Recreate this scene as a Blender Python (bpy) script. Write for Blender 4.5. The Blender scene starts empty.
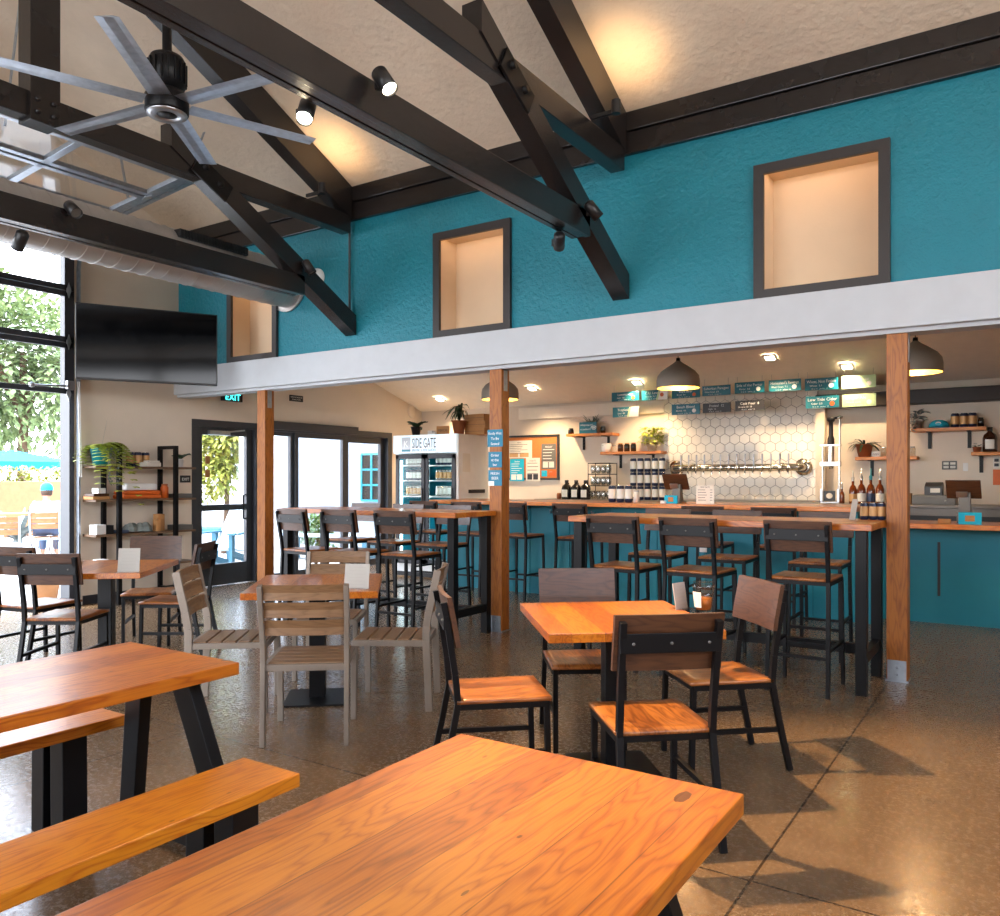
import bpy, bmesh, math, random
from mathutils import Matrix, Vector, Euler
random.seed(7)
PI = math.pi
scn = bpy.context.scene
COL = scn.collection

# ------------------------------------------------------------------ camera frame (metres; X along the teal wall, Y into the bar)
YAW = math.radians(33.3); CA, SA = math.cos(YAW), math.sin(YAW)
EYE = 1.42
def ray(x, y):
    t = (x - 500) / 806.0
    return (-SA + CA * t, CA + SA * t, (479 - y) / 806.0)
def atV(x, y, v):            # point on the plane Y = v
    r = ray(x, y); s = v / r[1]; return Vector((r[0] * s, v, EYE + r[2] * s))
def atU(x, y, u):            # point on the plane X = u
    r = ray(x, y); s = u / r[0]; return Vector((u, r[1] * s, EYE + r[2] * s))
def atZ(x, y, z):            # point on the plane Z = z
    r = ray(x, y); s = (z - EYE) / r[2]; return Vector((r[0] * s, r[1] * s, z))

# ------------------------------------------------------------------ materials
def srgb(r, g, b):
    f = lambda c: (c / 255 / 12.92) if c / 255 <= .04045 else ((c / 255 + .055) / 1.055) ** 2.4
    return (f(r), f(g), f(b), 1)
def newmat(name):
    m = bpy.data.materials.new(name); m.use_nodes = True
    nt = m.node_tree; return m, nt, nt.nodes, nt.links, nt.nodes['Principled BSDF']
def noise(N, L, vec, scale, detail=4, rough=.55):
    n = N.new('ShaderNodeTexNoise'); n.inputs['Scale'].default_value = scale
    n.inputs['Detail'].default_value = detail; n.inputs['Roughness'].default_value = rough
    if vec is not None: L.new(vec, n.inputs['Vector'])
    return n.outputs['Fac']
def ramp(N, L, fac, stops):
    r = N.new('ShaderNodeValToRGB'); e = r.color_ramp.elements
    while len(e) < len(stops): e.new(.5)
    for k, (p, c) in enumerate(stops): e[k].position = p; e[k].color = c
    L.new(fac, r.inputs['Fac']); return r.outputs['Color']
def mapping(N, L, scale, kind='Object', rot=(0, 0, 0)):
    tc = N.new('ShaderNodeTexCoord'); mp = N.new('ShaderNodeMapping')
    mp.inputs['Scale'].default_value = scale; mp.inputs['Rotation'].default_value = rot
    L.new(tc.outputs[kind], mp.inputs['Vector']); return mp.outputs['Vector']
def math_(N, L, op, a, b=None, c=None):
    n = N.new('ShaderNodeMath'); n.operation = op
    for i, q in enumerate((a, b, c)):
        if q is None: continue
        if isinstance(q, (int, float)): n.inputs[i].default_value = q
        else: L.new(q, n.inputs[i])
    return n.outputs[0]
def mixc(N, L, fac, a, b, mode='MIX'):
    n = N.new('ShaderNodeMix'); n.data_type = 'RGBA'; n.blend_type = mode
    for i, q in ((0, fac), (6, a), (7, b)):
        if isinstance(q, (int, float)): n.inputs[i].default_value = q
        elif isinstance(q, tuple): n.inputs[i].default_value = q
        else: L.new(q, n.inputs[i])
    return n.outputs[2]
def bump(N, L, P, h, strength, dist=.01):
    b = N.new('ShaderNodeBump'); b.inputs['Strength'].default_value = strength; b.inputs['Distance'].default_value = dist
    L.new(h, b.inputs['Height']); L.new(b.outputs['Normal'], P.inputs['Normal'])
def plain(name, c, rough=.5, metal=0., var=.12, vs=9., bumps=0., bscale=60., coat=0., spec=.5, bdist=.01):
    m, nt, N, L, P = newmat(name)
    v = mapping(N, L, (1, 1, 1))
    f = noise(N, L, v, vs)
    lo = tuple(q * (1 - var) for q in c[:3]) + (1,); hi = tuple(min(1, q * (1 + var)) for q in c[:3]) + (1,)
    L.new(ramp(N, L, f, [(.3, lo), (.7, hi)]), P.inputs['Base Color'])
    P.inputs['Roughness'].default_value = rough; P.inputs['Metallic'].default_value = metal
    P.inputs['Coat Weight'].default_value = coat
    P.inputs['Specular IOR Level'].default_value = spec
    if bumps: bump(N, L, P, noise(N, L, v, bscale, 5), bumps, bdist)
    return m
def emit(name, c, s):
    m, nt, N, L, P = newmat(name)
    P.inputs['Base Color'].default_value = c; P.inputs['Emission Color'].default_value = c
    P.inputs['Emission Strength'].default_value = s; return m
def wood(name, dark, mid, light, axis='Y', board=.14, rough=.38, coat=.25, knots=True, grain=1., seam=.6):
    """planks along the given local axis, ring grain, knots, board seams"""
    m, nt, N, L, P = newmat(name)
    tc = N.new('ShaderNodeTexCoord'); sx = N.new('ShaderNodeSeparateXYZ'); L.new(tc.outputs['Object'], sx.inputs[0])
    X, Y, Z = sx.outputs
    a, b, c = {'Y': (Y, X, Z), 'X': (X, Y, Z), 'Z': (Z, X, Y)}[axis]
    if board:
        bi = math_(N, L, 'FLOOR', math_(N, L, 'DIVIDE', math_(N, L, 'ADD', b, board * 20), board))
        wn = N.new('ShaderNodeTexWhiteNoise'); wn.noise_dimensions = '1D'; L.new(bi, wn.inputs['W'])
        rnd = wn.outputs['Value']
    else:
        rnd = math_(N, L, 'MULTIPLY', b, 0)
    cb = N.new('ShaderNodeCombineXYZ')
    L.new(math_(N, L, 'ADD', math_(N, L, 'MULTIPLY', a, .16), math_(N, L, 'MULTIPLY', rnd, 13.)), cb.inputs[0])
    L.new(math_(N, L, 'ADD', b, math_(N, L, 'MULTIPLY', rnd, 3.1)), cb.inputs[1]); L.new(c, cb.inputs[2])
    vec = cb.outputs[0]
    big = noise(N, L, vec, 7, 3, .5)
    rings = math_(N, L, 'FRACT', math_(N, L, 'MULTIPLY', big, 17 * grain))
    rings = math_(N, L, 'SUBTRACT', 1, math_(N, L, 'ABSOLUTE', math_(N, L, 'SUBTRACT', math_(N, L, 'MULTIPLY', rings, 2), 1)))
    rings = math_(N, L, 'POWER', rings, 2.2)
    cb2 = N.new('ShaderNodeCombineXYZ')
    L.new(math_(N, L, 'MULTIPLY', a, .03), cb2.inputs[0]); L.new(b, cb2.inputs[1]); L.new(c, cb2.inputs[2])
    fine = noise(N, L, cb2.outputs[0], 160, 5, .6)
    f = math_(N, L, 'ADD', math_(N, L, 'MULTIPLY', rings, .3), math_(N, L, 'MULTIPLY', fine, .52))
    f = math_(N, L, 'ADD', f, math_(N, L, 'MULTIPLY', math_(N, L, 'SUBTRACT', rnd, .5), .28))
    col = ramp(N, L, f, [(.12, light), (.45, mid), (.85, dark)])
    if knots:
        vo = N.new('ShaderNodeTexVoronoi'); vo.inputs['Scale'].default_value = 1.0
        cb3 = N.new('ShaderNodeCombineXYZ')
        L.new(math_(N, L, 'MULTIPLY', a, 1.9), cb3.inputs[0]); L.new(math_(N, L, 'MULTIPLY', b, 4.2), cb3.inputs[1])
        L.new(cb3.outputs[0], vo.inputs['Vector'])
        k = math_(N, L, 'LESS_THAN', math_(N, L, 'ADD', vo.outputs['Distance'], math_(N, L, 'MULTIPLY', fine, .04)), .085)
        col = mixc(N, L, math_(N, L, 'MULTIPLY', k, .75), col, tuple(q * .25 for q in dark[:3]) + (1,))
    if knots:
        vo2 = N.new('ShaderNodeTexVoronoi'); vo2.inputs['Scale'].default_value = 2.3; L.new(cb3.outputs[0], vo2.inputs['Vector'])
        k2 = math_(N, L, 'LESS_THAN', math_(N, L, 'ADD', vo2.outputs['Distance'], math_(N, L, 'MULTIPLY', fine, .08)), .085)
        col = mixc(N, L, math_(N, L, 'MULTIPLY', k2, .65), col, tuple(q * .3 for q in dark[:3]) + (1,))
    if board:
        fr = math_(N, L, 'FRACT', math_(N, L, 'DIVIDE', math_(N, L, 'ADD', b, board * 20), board))
        s = math_(N, L, 'LESS_THAN', fr, .018)
        col = mixc(N, L, math_(N, L, 'MULTIPLY', s, seam), col, tuple(q * .3 for q in dark[:3]) + (1,))
    L.new(col, P.inputs['Base Color']); P.inputs['Roughness'].default_value = rough
    P.inputs['Coat Weight'].default_value = coat; P.inputs['Coat Roughness'].default_value = .18
    bump(N, L, P, f, .12, .004)
    return m
def glass(name, tint=(1, 1, 1, 1), refl=.08):
    m = bpy.data.materials.new(name); m.use_nodes = True; nt = m.node_tree; N = nt.nodes; L = nt.links
    N.clear(); o = N.new('ShaderNodeOutputMaterial'); mx = N.new('ShaderNodeMixShader')
    t = N.new('ShaderNodeBsdfTransparent'); t.inputs[0].default_value = tint
    g = N.new('ShaderNodeBsdfGlossy'); g.inputs['Roughness'].default_value = .03
    lw_ = N.new('ShaderNodeLayerWeight'); lw_.inputs[0].default_value = .5
    pw = N.new('ShaderNodeMath'); pw.operation = 'POWER'; L.new(lw_.outputs['Facing'], pw.inputs[0]); pw.inputs[1].default_value = 5
    ad = N.new('ShaderNodeMath'); ad.operation = 'MULTIPLY_ADD'; L.new(pw.outputs[0], ad.inputs[0]); ad.inputs[1].default_value = .6; ad.inputs[2].default_value = refl * .5
    ad.use_clamp = True
    L.new(ad.outputs[0], mx.inputs[0]); L.new(t.outputs[0], mx.inputs[1]); L.new(g.outputs[0], mx.inputs[2]); L.new(mx.outputs[0], o.inputs[0])
    return m
def leafmat(name, c1, c2):
    m, nt, N, L, P = newmat(name)
    v = mapping(N, L, (1, 1, 1))
    L.new(ramp(N, L, noise(N, L, v, 6, 3), [(.3, c1), (.7, c2)]), P.inputs['Base Color'])
    P.inputs['Roughness'].default_value = .5
    return m

M = {}
M['fir'] = wood('orange_fir_top', srgb(104, 46, 3), srgb(164, 82, 9), srgb(198, 116, 24), 'Y', .15, .34, .3, seam=.5)
M['firX'] = wood('orange_fir_long', srgb(114, 52, 5), srgb(172, 88, 14), srgb(204, 124, 34), 'X', .15, .36, .25, seam=.5)
M['bench'] = wood('orange_bench_plank', srgb(126, 58, 2), srgb(184, 96, 8), srgb(214, 132, 24), 'Y', 0, .34, .3)
M['walnut'] = wood('dark_walnut_board', srgb(30, 14, 6), srgb(58, 31, 15), srgb(80, 48, 26), 'X', 0, .42, .2, knots=False)
M['seatwood'] = wood('stained_seat_wood', srgb(58, 28, 10), srgb(120, 64, 22), srgb(168, 102, 44), 'Y', .105, .36, .3, knots=False, seam=.35)
M['slat'] = wood('taupe_slat', srgb(88, 61, 38), srgb(114, 83, 55), srgb(132, 99, 68), 'X', 0, .5, .05, knots=False)
M['slatlight'] = wood('warm_slat', srgb(110, 66, 34), srgb(146, 96, 56), srgb(164, 114, 70), 'X', 0, .5, .05, knots=False)
M['post'] = wood('post_fir', srgb(78, 36, 4), srgb(128, 68, 13), srgb(162, 96, 28), 'Z', 0, .5, .08)
M['barwood'] = wood('bar_top_fir', srgb(124, 58, 12), srgb(184, 98, 32), srgb(210, 130, 54), 'X', .2, .3, .35, seam=.5)
M['shelfwood'] = wood('shelf_fir', srgb(136, 66, 16), srgb(186, 104, 36), srgb(208, 132, 58), 'X', 0, .45, .1, knots=False)
M['rustic'] = wood('brown_shelf_board', srgb(60, 44, 32), srgb(92, 70, 52), srgb(116, 90, 68), 'Y', 0, .55, .05, knots=False)
M['black'] = plain('black_steel', srgb(14, 14, 16), .4, 0, .15, spec=.2)
M['truss'] = plain('truss_black_paint', srgb(33, 30, 30), .27, 0, .2, 5, .1, 30)
M['frame'] = plain('charcoal_frame', srgb(46, 48, 54), .42, 0, .1)
M['niche_trim'] = plain('dark_trim_paint', srgb(42, 37, 36), .5, 0, .1)
M['alu'] = plain('taupe_aluminium', srgb(140, 128, 116), .42, .35, .06)
M['steel'] = plain('brushed_steel', srgb(170, 172, 176), .3, .9, .08)
M['chrome'] = plain('polished_steel', srgb(205, 200, 190), .16, 1., .04)
M['galv'] = plain('galvanised_steel', srgb(160, 168, 178), .34, .8, .15, 20)
M['white'] = plain('white_paint', srgb(232, 232, 230), .55, 0, .03)
M['beam'] = plain('pale_beam_paint', srgb(184, 189, 194), .6, 0, .03, 6, .05, 40)
M['wallbeige'] = plain('warm_white_wall', srgb(222, 208, 190), .8, 0, .03, 3, .2, 70)
M['nichewall'] = plain('cream_niche_wall', srgb(214, 190, 160), .8, 0, .03, 3, .1, 70)
M['ceil'] = plain('textured_plaster_ceiling', srgb(222, 204, 182), .85, 0, .06, 2.2, .65, 15, bdist=.025)
M['teal'] = plain('teal_plaster', srgb(0, 118, 136), .45, 0, .06, 3, .9, 30, bdist=.018)
M['tealbar'] = plain('teal_bar_panel', srgb(0, 122, 142), .5, 0, .05, 5, .12, 30)
M['tealpaint'] = plain('teal_gloss', srgb(10, 130, 150), .3, 0, .04)
M['navy'] = plain('navy_print', srgb(30, 44, 74), .3, .2, .06)
M['label_white'] = plain('white_print', srgb(226, 224, 216), .45, 0, .02)
M['gold'] = plain('tan_label', srgb(196, 150, 96), .4, .2, .1)
M['sign_teal'] = plain('sign_teal', srgb(8, 104, 122), .35, 0, .05)
M['sign_black'] = plain('sign_black', srgb(34, 32, 32), .4, 0, .05)
M['sign_green'] = plain('sign_pale_green', srgb(190, 220, 170), .4, 0, .08, 30)
M['ink'] = plain('lettering_white', srgb(240, 240, 235), .5, 0, .01)
M['inkdark'] = plain('lettering_dark', srgb(40, 44, 50), .5, 0, .01)
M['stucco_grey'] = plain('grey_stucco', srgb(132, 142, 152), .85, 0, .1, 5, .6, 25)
M['card_grey'] = plain('grey_card', srgb(172, 168, 160), .6, 0, .02)
M['notice'] = plain('notice_blue', srgb(0, 118, 150), .5, 0, .04)
M['glassware'] = glass('bar_glassware', (.8, .82, .82, 1), .5)
M['inkgrey'] = plain('grey_print', srgb(168, 164, 156), .6, 0, .02)
M['paper'] = plain('paper', srgb(222, 218, 208), .7, 0, .02)
M['tv'] = plain('tv_screen', srgb(5, 6, 9), .1, 0, .02, spec=.25)
M['plasticblack'] = plain('black_plastic', srgb(26, 26, 28), .4, 0, .05)
M['greyplastic'] = plain('grey_plastic', srgb(104, 102, 98), .45, 0, .05)
M['counter_grey'] = plain('grey_counter', srgb(118, 112, 106), .4, .3, .06)
M['tile'] = plain('cream_hex_tile', srgb(226, 218, 204), .22, 0, .04, 3)
M['grout'] = plain('grey_grout', srgb(120, 114, 106), .8, 0, .05)
M['cork'] = plain('cork', srgb(196, 118, 60), .8, 0, .12, 60)
M['card'] = plain('cardboard', srgb(176, 126, 76), .7, 0, .06)
M['terracotta'] = plain('terracotta', srgb(150, 84, 48), .7, 0, .08)
M['orange'] = plain('orange_bag', srgb(206, 96, 30), .5, 0, .1)
M['brownglass'] = plain('amber_glass', srgb(52, 24, 12), .1, 0, .05, coat=.6)
M['blackglass'] = plain('black_bottle_glass', srgb(18, 16, 16), .1, 0, .05, coat=.6)
M['whiskey'] = plain('amber_spirit', srgb(96, 42, 12), .1, 0, .1, coat=.6)
M['clear'] = glass('clear_glass', (1, 1, 1, 1), .08)
M['fridgeglass'] = glass('cooler_glass', (.93, .97, .97, 1), .03)
M['milky'] = glass('milky_cup', (.86, .84, .8, 1), .12)
M['juice'] = plain('orange_drink', srgb(214, 130, 60), .25, 0, .03)
M['pend_out'] = plain('pendant_taupe', srgb(146, 136, 124), .55, 0, .05)
M['pend_in'] = plain('pendant_brass_inside', srgb(236, 190, 90), .4, .2, .03)
M['bulb'] = emit('warm_bulb', (1, .74, .36, 1), 14)
M['canlamp'] = emit('recessed_lamp', (1, .85, .62, 1), 12)
M['spotlamp'] = emit('spot_lamp', (1, .82, .55, 1), 60)
M['niche_glow'] = emit('added_warm_glow', (1, .62, .28, 1), 5)  # glow of the unseen strips added to light the recesses
M['cool'] = emit('cooler_lamp', (.8, .95, 1, 1), 4)
M['header'] = emit('cooler_header', (.80, .92, 1, 1), .2)
M['exitlamp'] = emit('exit_letters', (.05, .8, .8, 1), 2)
M['leaf_dark'] = leafmat('dark_leaf', srgb(28, 52, 30), srgb(60, 86, 48))
M['leaf_mid'] = leafmat('mid_leaf', srgb(58, 92, 40), srgb(110, 140, 70))
M['leaf_lime'] = leafmat('lime_leaf', srgb(140, 160, 40), srgb(206, 206, 90))
M['leaf_grey'] = leafmat('grey_leaf', srgb(90, 98, 96), srgb(140, 146, 140))
M['leaf_hedge'] = leafmat('hedge_leaf', srgb(70, 92, 50), srgb(150, 164, 110))
M['leaf_yellow'] = leafmat('yellow_green_leaf', srgb(86, 110, 40), srgb(196, 190, 90))  # yellow-green leaf tones varied by noise
M['bark'] = plain('bark', srgb(96, 74, 56), .9, 0, .2, 12, .4, 30)
M['soil'] = plain('soil', srgb(50, 38, 30), .95, 0, .2, 40)
M['umbrella'] = plain('turquoise_canvas', srgb(0, 176, 214), .7, 0, .04)
M['adir'] = plain('blue_teal_paint', srgb(44, 104, 128), .5, 0, .06)
M['adir_white'] = plain('pale_blue_slat', srgb(170, 186, 198), .5, 0, .05)
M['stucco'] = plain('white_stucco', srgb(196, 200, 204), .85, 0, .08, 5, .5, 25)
M['tan_block'] = plain('tan_block_wall', srgb(160, 112, 72), .85, 0, .1, 8, .3, 30)
M['patio'] = plain('pale_patio', srgb(180, 176, 170), .85, 0, .06, 4)
M['skin'] = plain('skin', srgb(196, 140, 110), .55, 0, .04)
M['cloth_white'] = plain('white_shirt', srgb(220, 222, 224), .8, 0, .05)
M['cap'] = plain('turquoise_cap', srgb(10, 160, 190), .7, 0, .04)
M['hair'] = plain('brown_hair', srgb(70, 48, 34), .7, 0, .1)
M['denim'] = plain('denim', srgb(70, 84, 110), .8, 0, .08)
M['tan_duct'] = plain('painted_duct', srgb(176, 172, 168), .42, .55, .06, 6)
M['soffit'] = plain('soffit_white', srgb(236, 226, 210), .75, 0, .03)
M['darkpipe'] = plain('dark_brown_beam', srgb(44, 36, 32), .5, 0, .1)

def floor_material():
    m, nt, N, L, P = newmat('polished_concrete')
    tc = N.new('ShaderNodeTexCoord'); v = tc.outputs['Object']
    sx = N.new('ShaderNodeSeparateXYZ'); L.new(v, sx.inputs[0])
    big = noise(N, L, v, .8, 4, .5); mid = noise(N, L, v, 7, 5, .6); fine = noise(N, L, v, 130, 3, .6); grit = noise(N, L, v, 42, 4, .7)
    f = math_(N, L, 'ADD', math_(N, L, 'MULTIPLY', big, .5), math_(N, L, 'MULTIPLY', mid, .5))
    col = ramp(N, L, f, [(.3, srgb(82, 60, 40)), (.5, srgb(110, 84, 58)), (.7, srgb(138, 110, 80))])
    col = mixc(N, L, .4, col, ramp(N, L, fine, [(.35, srgb(62, 46, 32)), (.65, srgb(156, 128, 96))]))
    vo = N.new('ShaderNodeTexVoronoi'); vo.inputs['Scale'].default_value = 55; L.new(v, vo.inputs['Vector'])
    sp = math_(N, L, 'LESS_THAN', vo.outputs['Distance'], .16)
    col = mixc(N, L, math_(N, L, 'MULTIPLY', sp, .45), col, srgb(196, 178, 152))
    jx = math_(N, L, 'FRACT', math_(N, L, 'DIVIDE', math_(N, L, 'ADD', sx.outputs[0], .83 + 31.2), 3.12))
    jy = math_(N, L, 'FRACT', math_(N, L, 'DIVIDE', math_(N, L, 'ADD', sx.outputs[1], 33.8 - 2.86), 3.38))
    j = math_(N, L, 'MAXIMUM', math_(N, L, 'LESS_THAN', jx, .0032), math_(N, L, 'LESS_THAN', jy, .003))
    col = mixc(N, L, math_(N, L, 'MULTIPLY', j, .8), col, srgb(34, 28, 24))
    L.new(col, P.inputs['Base Color'])
    L.new(ramp(N, L, grit, [(.35, (.14, .14, .14, 1)), (.7, (.38, .38, .38, 1))]), P.inputs['Roughness'])
    P.inputs['Specular IOR Level'].default_value = .65
    bump(N, L, P, grit, .05, .004)
    return m
M['floor'] = floor_material()

# ------------------------------------------------------------------ mesh builder
FONT = {}
def text_mesh(s):
    if s not in FONT:
        cu = bpy.data.curves.new('t', 'FONT'); cu.body = s; cu.size = 1; cu.align_x = 'CENTER'; cu.resolution_u = 2
        ob = bpy.data.objects.new('t', cu); COL.objects.link(ob)
        me = bpy.data.meshes.new_from_object(ob.evaluated_get(bpy.context.evaluated_depsgraph_get()))
        FONT[s] = ([v.co.copy() for v in me.vertices], [list(p.vertices) for p in me.polygons])
        bpy.data.objects.remove(ob); bpy.data.curves.remove(cu); bpy.data.meshes.remove(me)
    return FONT[s]
class MB:
    def __init__(s): s.v = []; s.f = []; s.mi = []; s.sm = []
    def add(s, vs, fs, mi=0, smooth=False, T=None):
        o = len(s.v)
        s.v += [tuple(T @ Vector(p)) if T else tuple(p) for p in vs]
        for f in fs: s.f.append([o + i for i in f]); s.mi.append(mi); s.sm.append(smooth)
        return s
    def box(s, c, d, mi=0, bev=0., T=None):
        hx, hy, hz = d[0] / 2, d[1] / 2, d[2] / 2
        bm = bmesh.new(); bmesh.ops.create_cube(bm, size=1)
        for v in bm.verts: v.co = Vector((c[0] + v.co.x * d[0], c[1] + v.co.y * d[1], c[2] + v.co.z * d[2]))
        if bev: bmesh.ops.bevel(bm, geom=list(bm.edges), offset=min(bev, min(hx, hy, hz) * .9), segments=2, profile=.6, affect='EDGES')
        bm.verts.index_update()
        s.add([v.co.copy() for v in bm.verts], [[v.index for v in f.verts] for f in bm.faces], mi, False, T); bm.free(); return s
    def b2(s, lo, hi, mi=0, bev=0.):
        return s.box([(a + b) / 2 for a, b in zip(lo, hi)], [abs(b - a) for a, b in zip(lo, hi)], mi, bev)
    def bar(s, p, q, w, h, mi=0, up=(0, 0, 1), bev=0.):
        p, q = Vector(p), Vector(q); d = q - p; ln = d.length; d.normalize(); u = Vector(up)
        if abs(d.dot(u)) > .99: u = Vector((0, 1, 0))
        x = d.cross(u).normalized(); z = x.cross(d).normalized()
        R = Matrix((x, d, z)).transposed().to_4x4(); R.translation = (p + q) / 2
        return s.box((0, 0, 0), (w, ln, h), mi, bev, R)
    def tube(s, pts, r, n=8, mi=0, cap=True, closed=False):
        pts = [Vector(p) for p in pts]; k = len(pts); rs = r if isinstance(r, (list, tuple)) else [r] * k
        vs = []; up = None
        for i, p in enumerate(pts):
            d = (pts[min(i + 1, k - 1)] - pts[max(i - 1, 0)]).normalized()
            if up is None: up = Vector((0, 0, 1)) if abs(d.z) < .9 else Vector((1, 0, 0))
            x = d.cross(up).normalized(); up = x.cross(d).normalized()
            for j in range(n):
                a = 2 * PI * j / n; vs.append(p + (x * math.cos(a) + up * math.sin(a)) * rs[i])
        fs = [[i * n + j, i * n + (j + 1) % n, (i + 1) * n + (j + 1) % n, (i + 1) * n + j] for i in range(k - 1) for j in range(n)]
        s.add(vs, fs, mi, True)
        if cap: s.add(vs[:n][::-1], [list(range(n))], mi); s.add(vs[-n:], [list(range(n))], mi)
        return s
    def lathe(s, prof, n=20, c=(0, 0, 0), mi=0, smooth=True, T=None):
        vs = [(c[0] + r * math.cos(2 * PI * j / n), c[1] + r * math.sin(2 * PI * j / n), c[2] + z) for r, z in prof for j in range(n)]
        fs = [[i * n + j, i * n + (j + 1) % n, (i + 1) * n + (j + 1) % n, (i + 1) * n + j] for i in range(len(prof) - 1) for j in range(n)]
        return s.add(vs, fs, mi, smooth, T)
    def cyl(s, c, r, z0, z1, n=16, mi=0): return s.lathe([(0, z0), (r, z0), (r, z0), (r, z1), (r, z1), (0, z1)], n, c, mi, False)
    def prism(s, poly, a, b, axis='Z', mi=0):
        f = {'Z': lambda p, t: (p[0], p[1], t), 'X': lambda p, t: (t, p[0], p[1]), 'Y': lambda p, t: (p[0], t, p[1])}[axis]
        n = len(poly); vs = [f(p, a) for p in poly] + [f(p, b) for p in poly]
        return s.add(vs, [list(range(n))[::-1], list(range(n, 2 * n))] + [[i, (i + 1) % n, n + (i + 1) % n, n + i] for i in range(n)], mi)
    def text(s, t, o, h, xd, yd, mi=1, maxw=None):
        vs, fs = text_mesh(t); o = Vector(o); xd = Vector(xd); yd = Vector(yd)
        w = max(v.x for v in vs) - min(v.x for v in vs); sx = h
        if maxw and w * h > maxw: sx = maxw / w
        return s.add([o + xd * (v.x * sx) + yd * (v.y * h) for v in vs], fs, mi)
    def leaf(s, p, d, ln, w, mi=0, droop=.3, n=3):
        """a curved tapered blade from p along d"""
        p = Vector(p); d = Vector(d).normalized(); side = d.cross(Vector((0, 0, 1)))
        side = side.normalized() if side.length > .05 else Vector((1, 0, 0))
        vs = []
        for i in range(n + 1):
            t = i / n; c = p + d * ln * t + Vector((0, 0, -droop * ln * t * t)); q = w * (math.sin(PI * min(1, t * .85 + .12))) * .5
            vs += [c - side * q, c + side * q + Vector((0, 0, w * .12))]
        return s.add(vs, [[2 * i, 2 * i + 1, 2 * i + 3, 2 * i + 2] for i in range(n)], mi, True)
    def build(s, name, mats, parent=None, loc=(0, 0, 0), rz=0.):
        me = bpy.data.meshes.new(name); me.from_pydata(s.v, [], s.f)
        for m in (mats if isinstance(mats, (list, tuple)) else [mats]): me.materials.append(M[m] if isinstance(m, str) else m)
        me.polygons.foreach_set('material_index', s.mi); me.polygons.foreach_set('use_smooth', s.sm)
        bm = bmesh.new(); bm.from_mesh(me); bmesh.ops.recalc_face_normals(bm, faces=bm.faces); bm.to_mesh(me); bm.free()
        o = bpy.data.objects.new(name, me); COL.objects.link(o)
        o.location = loc; o.rotation_euler = (0, 0, rz)
        if parent: o.parent = parent
        return o
def tag(o, label, cat, group=None, kind=None):
    o['label'] = label; o['category'] = cat
    if group: o['group'] = group
    if kind: o['kind'] = kind
    return o
def thing(name, label, cat, loc=(0, 0, 0), rz=0., group=None):
    o = bpy.data.objects.new(name, None); COL.objects.link(o); o.empty_display_size = .1
    o.location = loc; o.rotation_euler = (0, 0, rz); return tag(o, label, cat, group)
def struct(o):
    o['kind'] = 'structure'; return o
def dup(root, loc, rz, label, group=None):
    r = root.copy(); COL.objects.link(r); r.location = loc; r.rotation_euler = (0, 0, rz); r['label'] = label
    if group: r['group'] = group
    for ch in list(root.children):
        c = ch.copy(); COL.objects.link(c); c.parent = r
        for g in list(ch.children):
            d = g.copy(); COL.objects.link(d); d.parent = c
    return r
R = math.radians
XD, YD, ZD = Vector((1, 0, 0)), Vector((0, 1, 0)), Vector((0, 0, 1))

# ------------------------------------------------------------------ the room
UL, UR, VB, VF = -8.94, 3.3, 11.1, -4.6        # left wall, right wall, back of the bar, wall behind the camera
VT = 6.25                                      # teal wall
SL = .48; ZE = 4.44; RIDGE = .6
def ceil_z(v): return ZE + SL * (VT - v) if v >= RIDGE else ZE + SL * (VT - RIDGE) - SL * (RIDGE - v)
struct(MB().b2((UL - .2, VF - .2, -.1), (UR + .2, VB + .2, 0)).build('floor', 'floor'))
T0 = .12
c = MB()
for a, b in ((RIDGE, VT + .2), (VF - .2, RIDGE)):
    za, zb = ceil_z(a), ceil_z(b)
    c.prism([(a, za), (b, zb), (b, zb + T0), (a, za + T0)], UL - .1, UR + .2, 'X')
struct(c.build('ceiling', 'ceil'))
struct(MB().prism([(6.4, 4.08), (VB + .1, 2.57), (VB + .1, 2.69), (6.4, 4.2)], UL, UR, 'X').build('ceiling_bar', 'soffit'))
# left wall with the garage opening and the glazed entrance
GV0, GV1, GZ = .6, 4.88, 4.06
D0, D1, D2, DZ = 6.44, 7.5, 10.3, 2.19
w = MB(); tk = (UL - .18, UL)
def lw(v0, v1, z0, z1): w.b2((tk[0], v0, z0), (tk[1], v1, z1))
lw(VF, GV0, 0, 4.4); lw(GV0, GV1, GZ, 4.4); lw(GV1, D0, 0, 4.4); lw(D0, D2, DZ, 4.4); lw(D2, VB, 0, 4.4)
w.prism([(VF, 4.4), (VT + .15, 4.4), (VT + .15, ceil_z(VT)), (RIDGE, ceil_z(RIDGE)), (VF, ceil_z(VF))], tk[0], tk[1], 'X')
struct(w.build('wall_left', 'wallbeige'))
struct(MB().b2((UL, VB, 0), (UR, VB + .15, 3.2)).build('wall_back', 'wallbeige'))
struct(MB().b2((UR, VF, 0), (UR + .15, VB, 2.9)).b2((UR, 4.2, 2.9), (UR + .15, VB, 4.4)).b2((UR, VF, 2.9), (UR + .15, -3.6, 4.4)).b2((UR, .2, 2.9), (UR + .15, .4, 4.4)).prism([(VF, 4.4), (VT + .1, 4.4), (RIDGE, ceil_z(RIDGE))], UR, UR + .15, 'X').build('wall_right', 'wallbeige'))  # unseen wall; upper gaps added so sky light reaches trusses and ceiling
# wall behind the camera: wide open roll-up bays
w = MB()
for u0, u1 in ((UL, -8.5), (-5.2, -4.8), (-1.5, UR)): w.b2((u0, VF - .15, 0), (u1, VF, 4.3))
w.b2((UL, VF - .15, 4.3), (UR, VF, ceil_z(VF) + .1))
struct(w.build('wall_front', 'wallbeige'))
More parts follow.
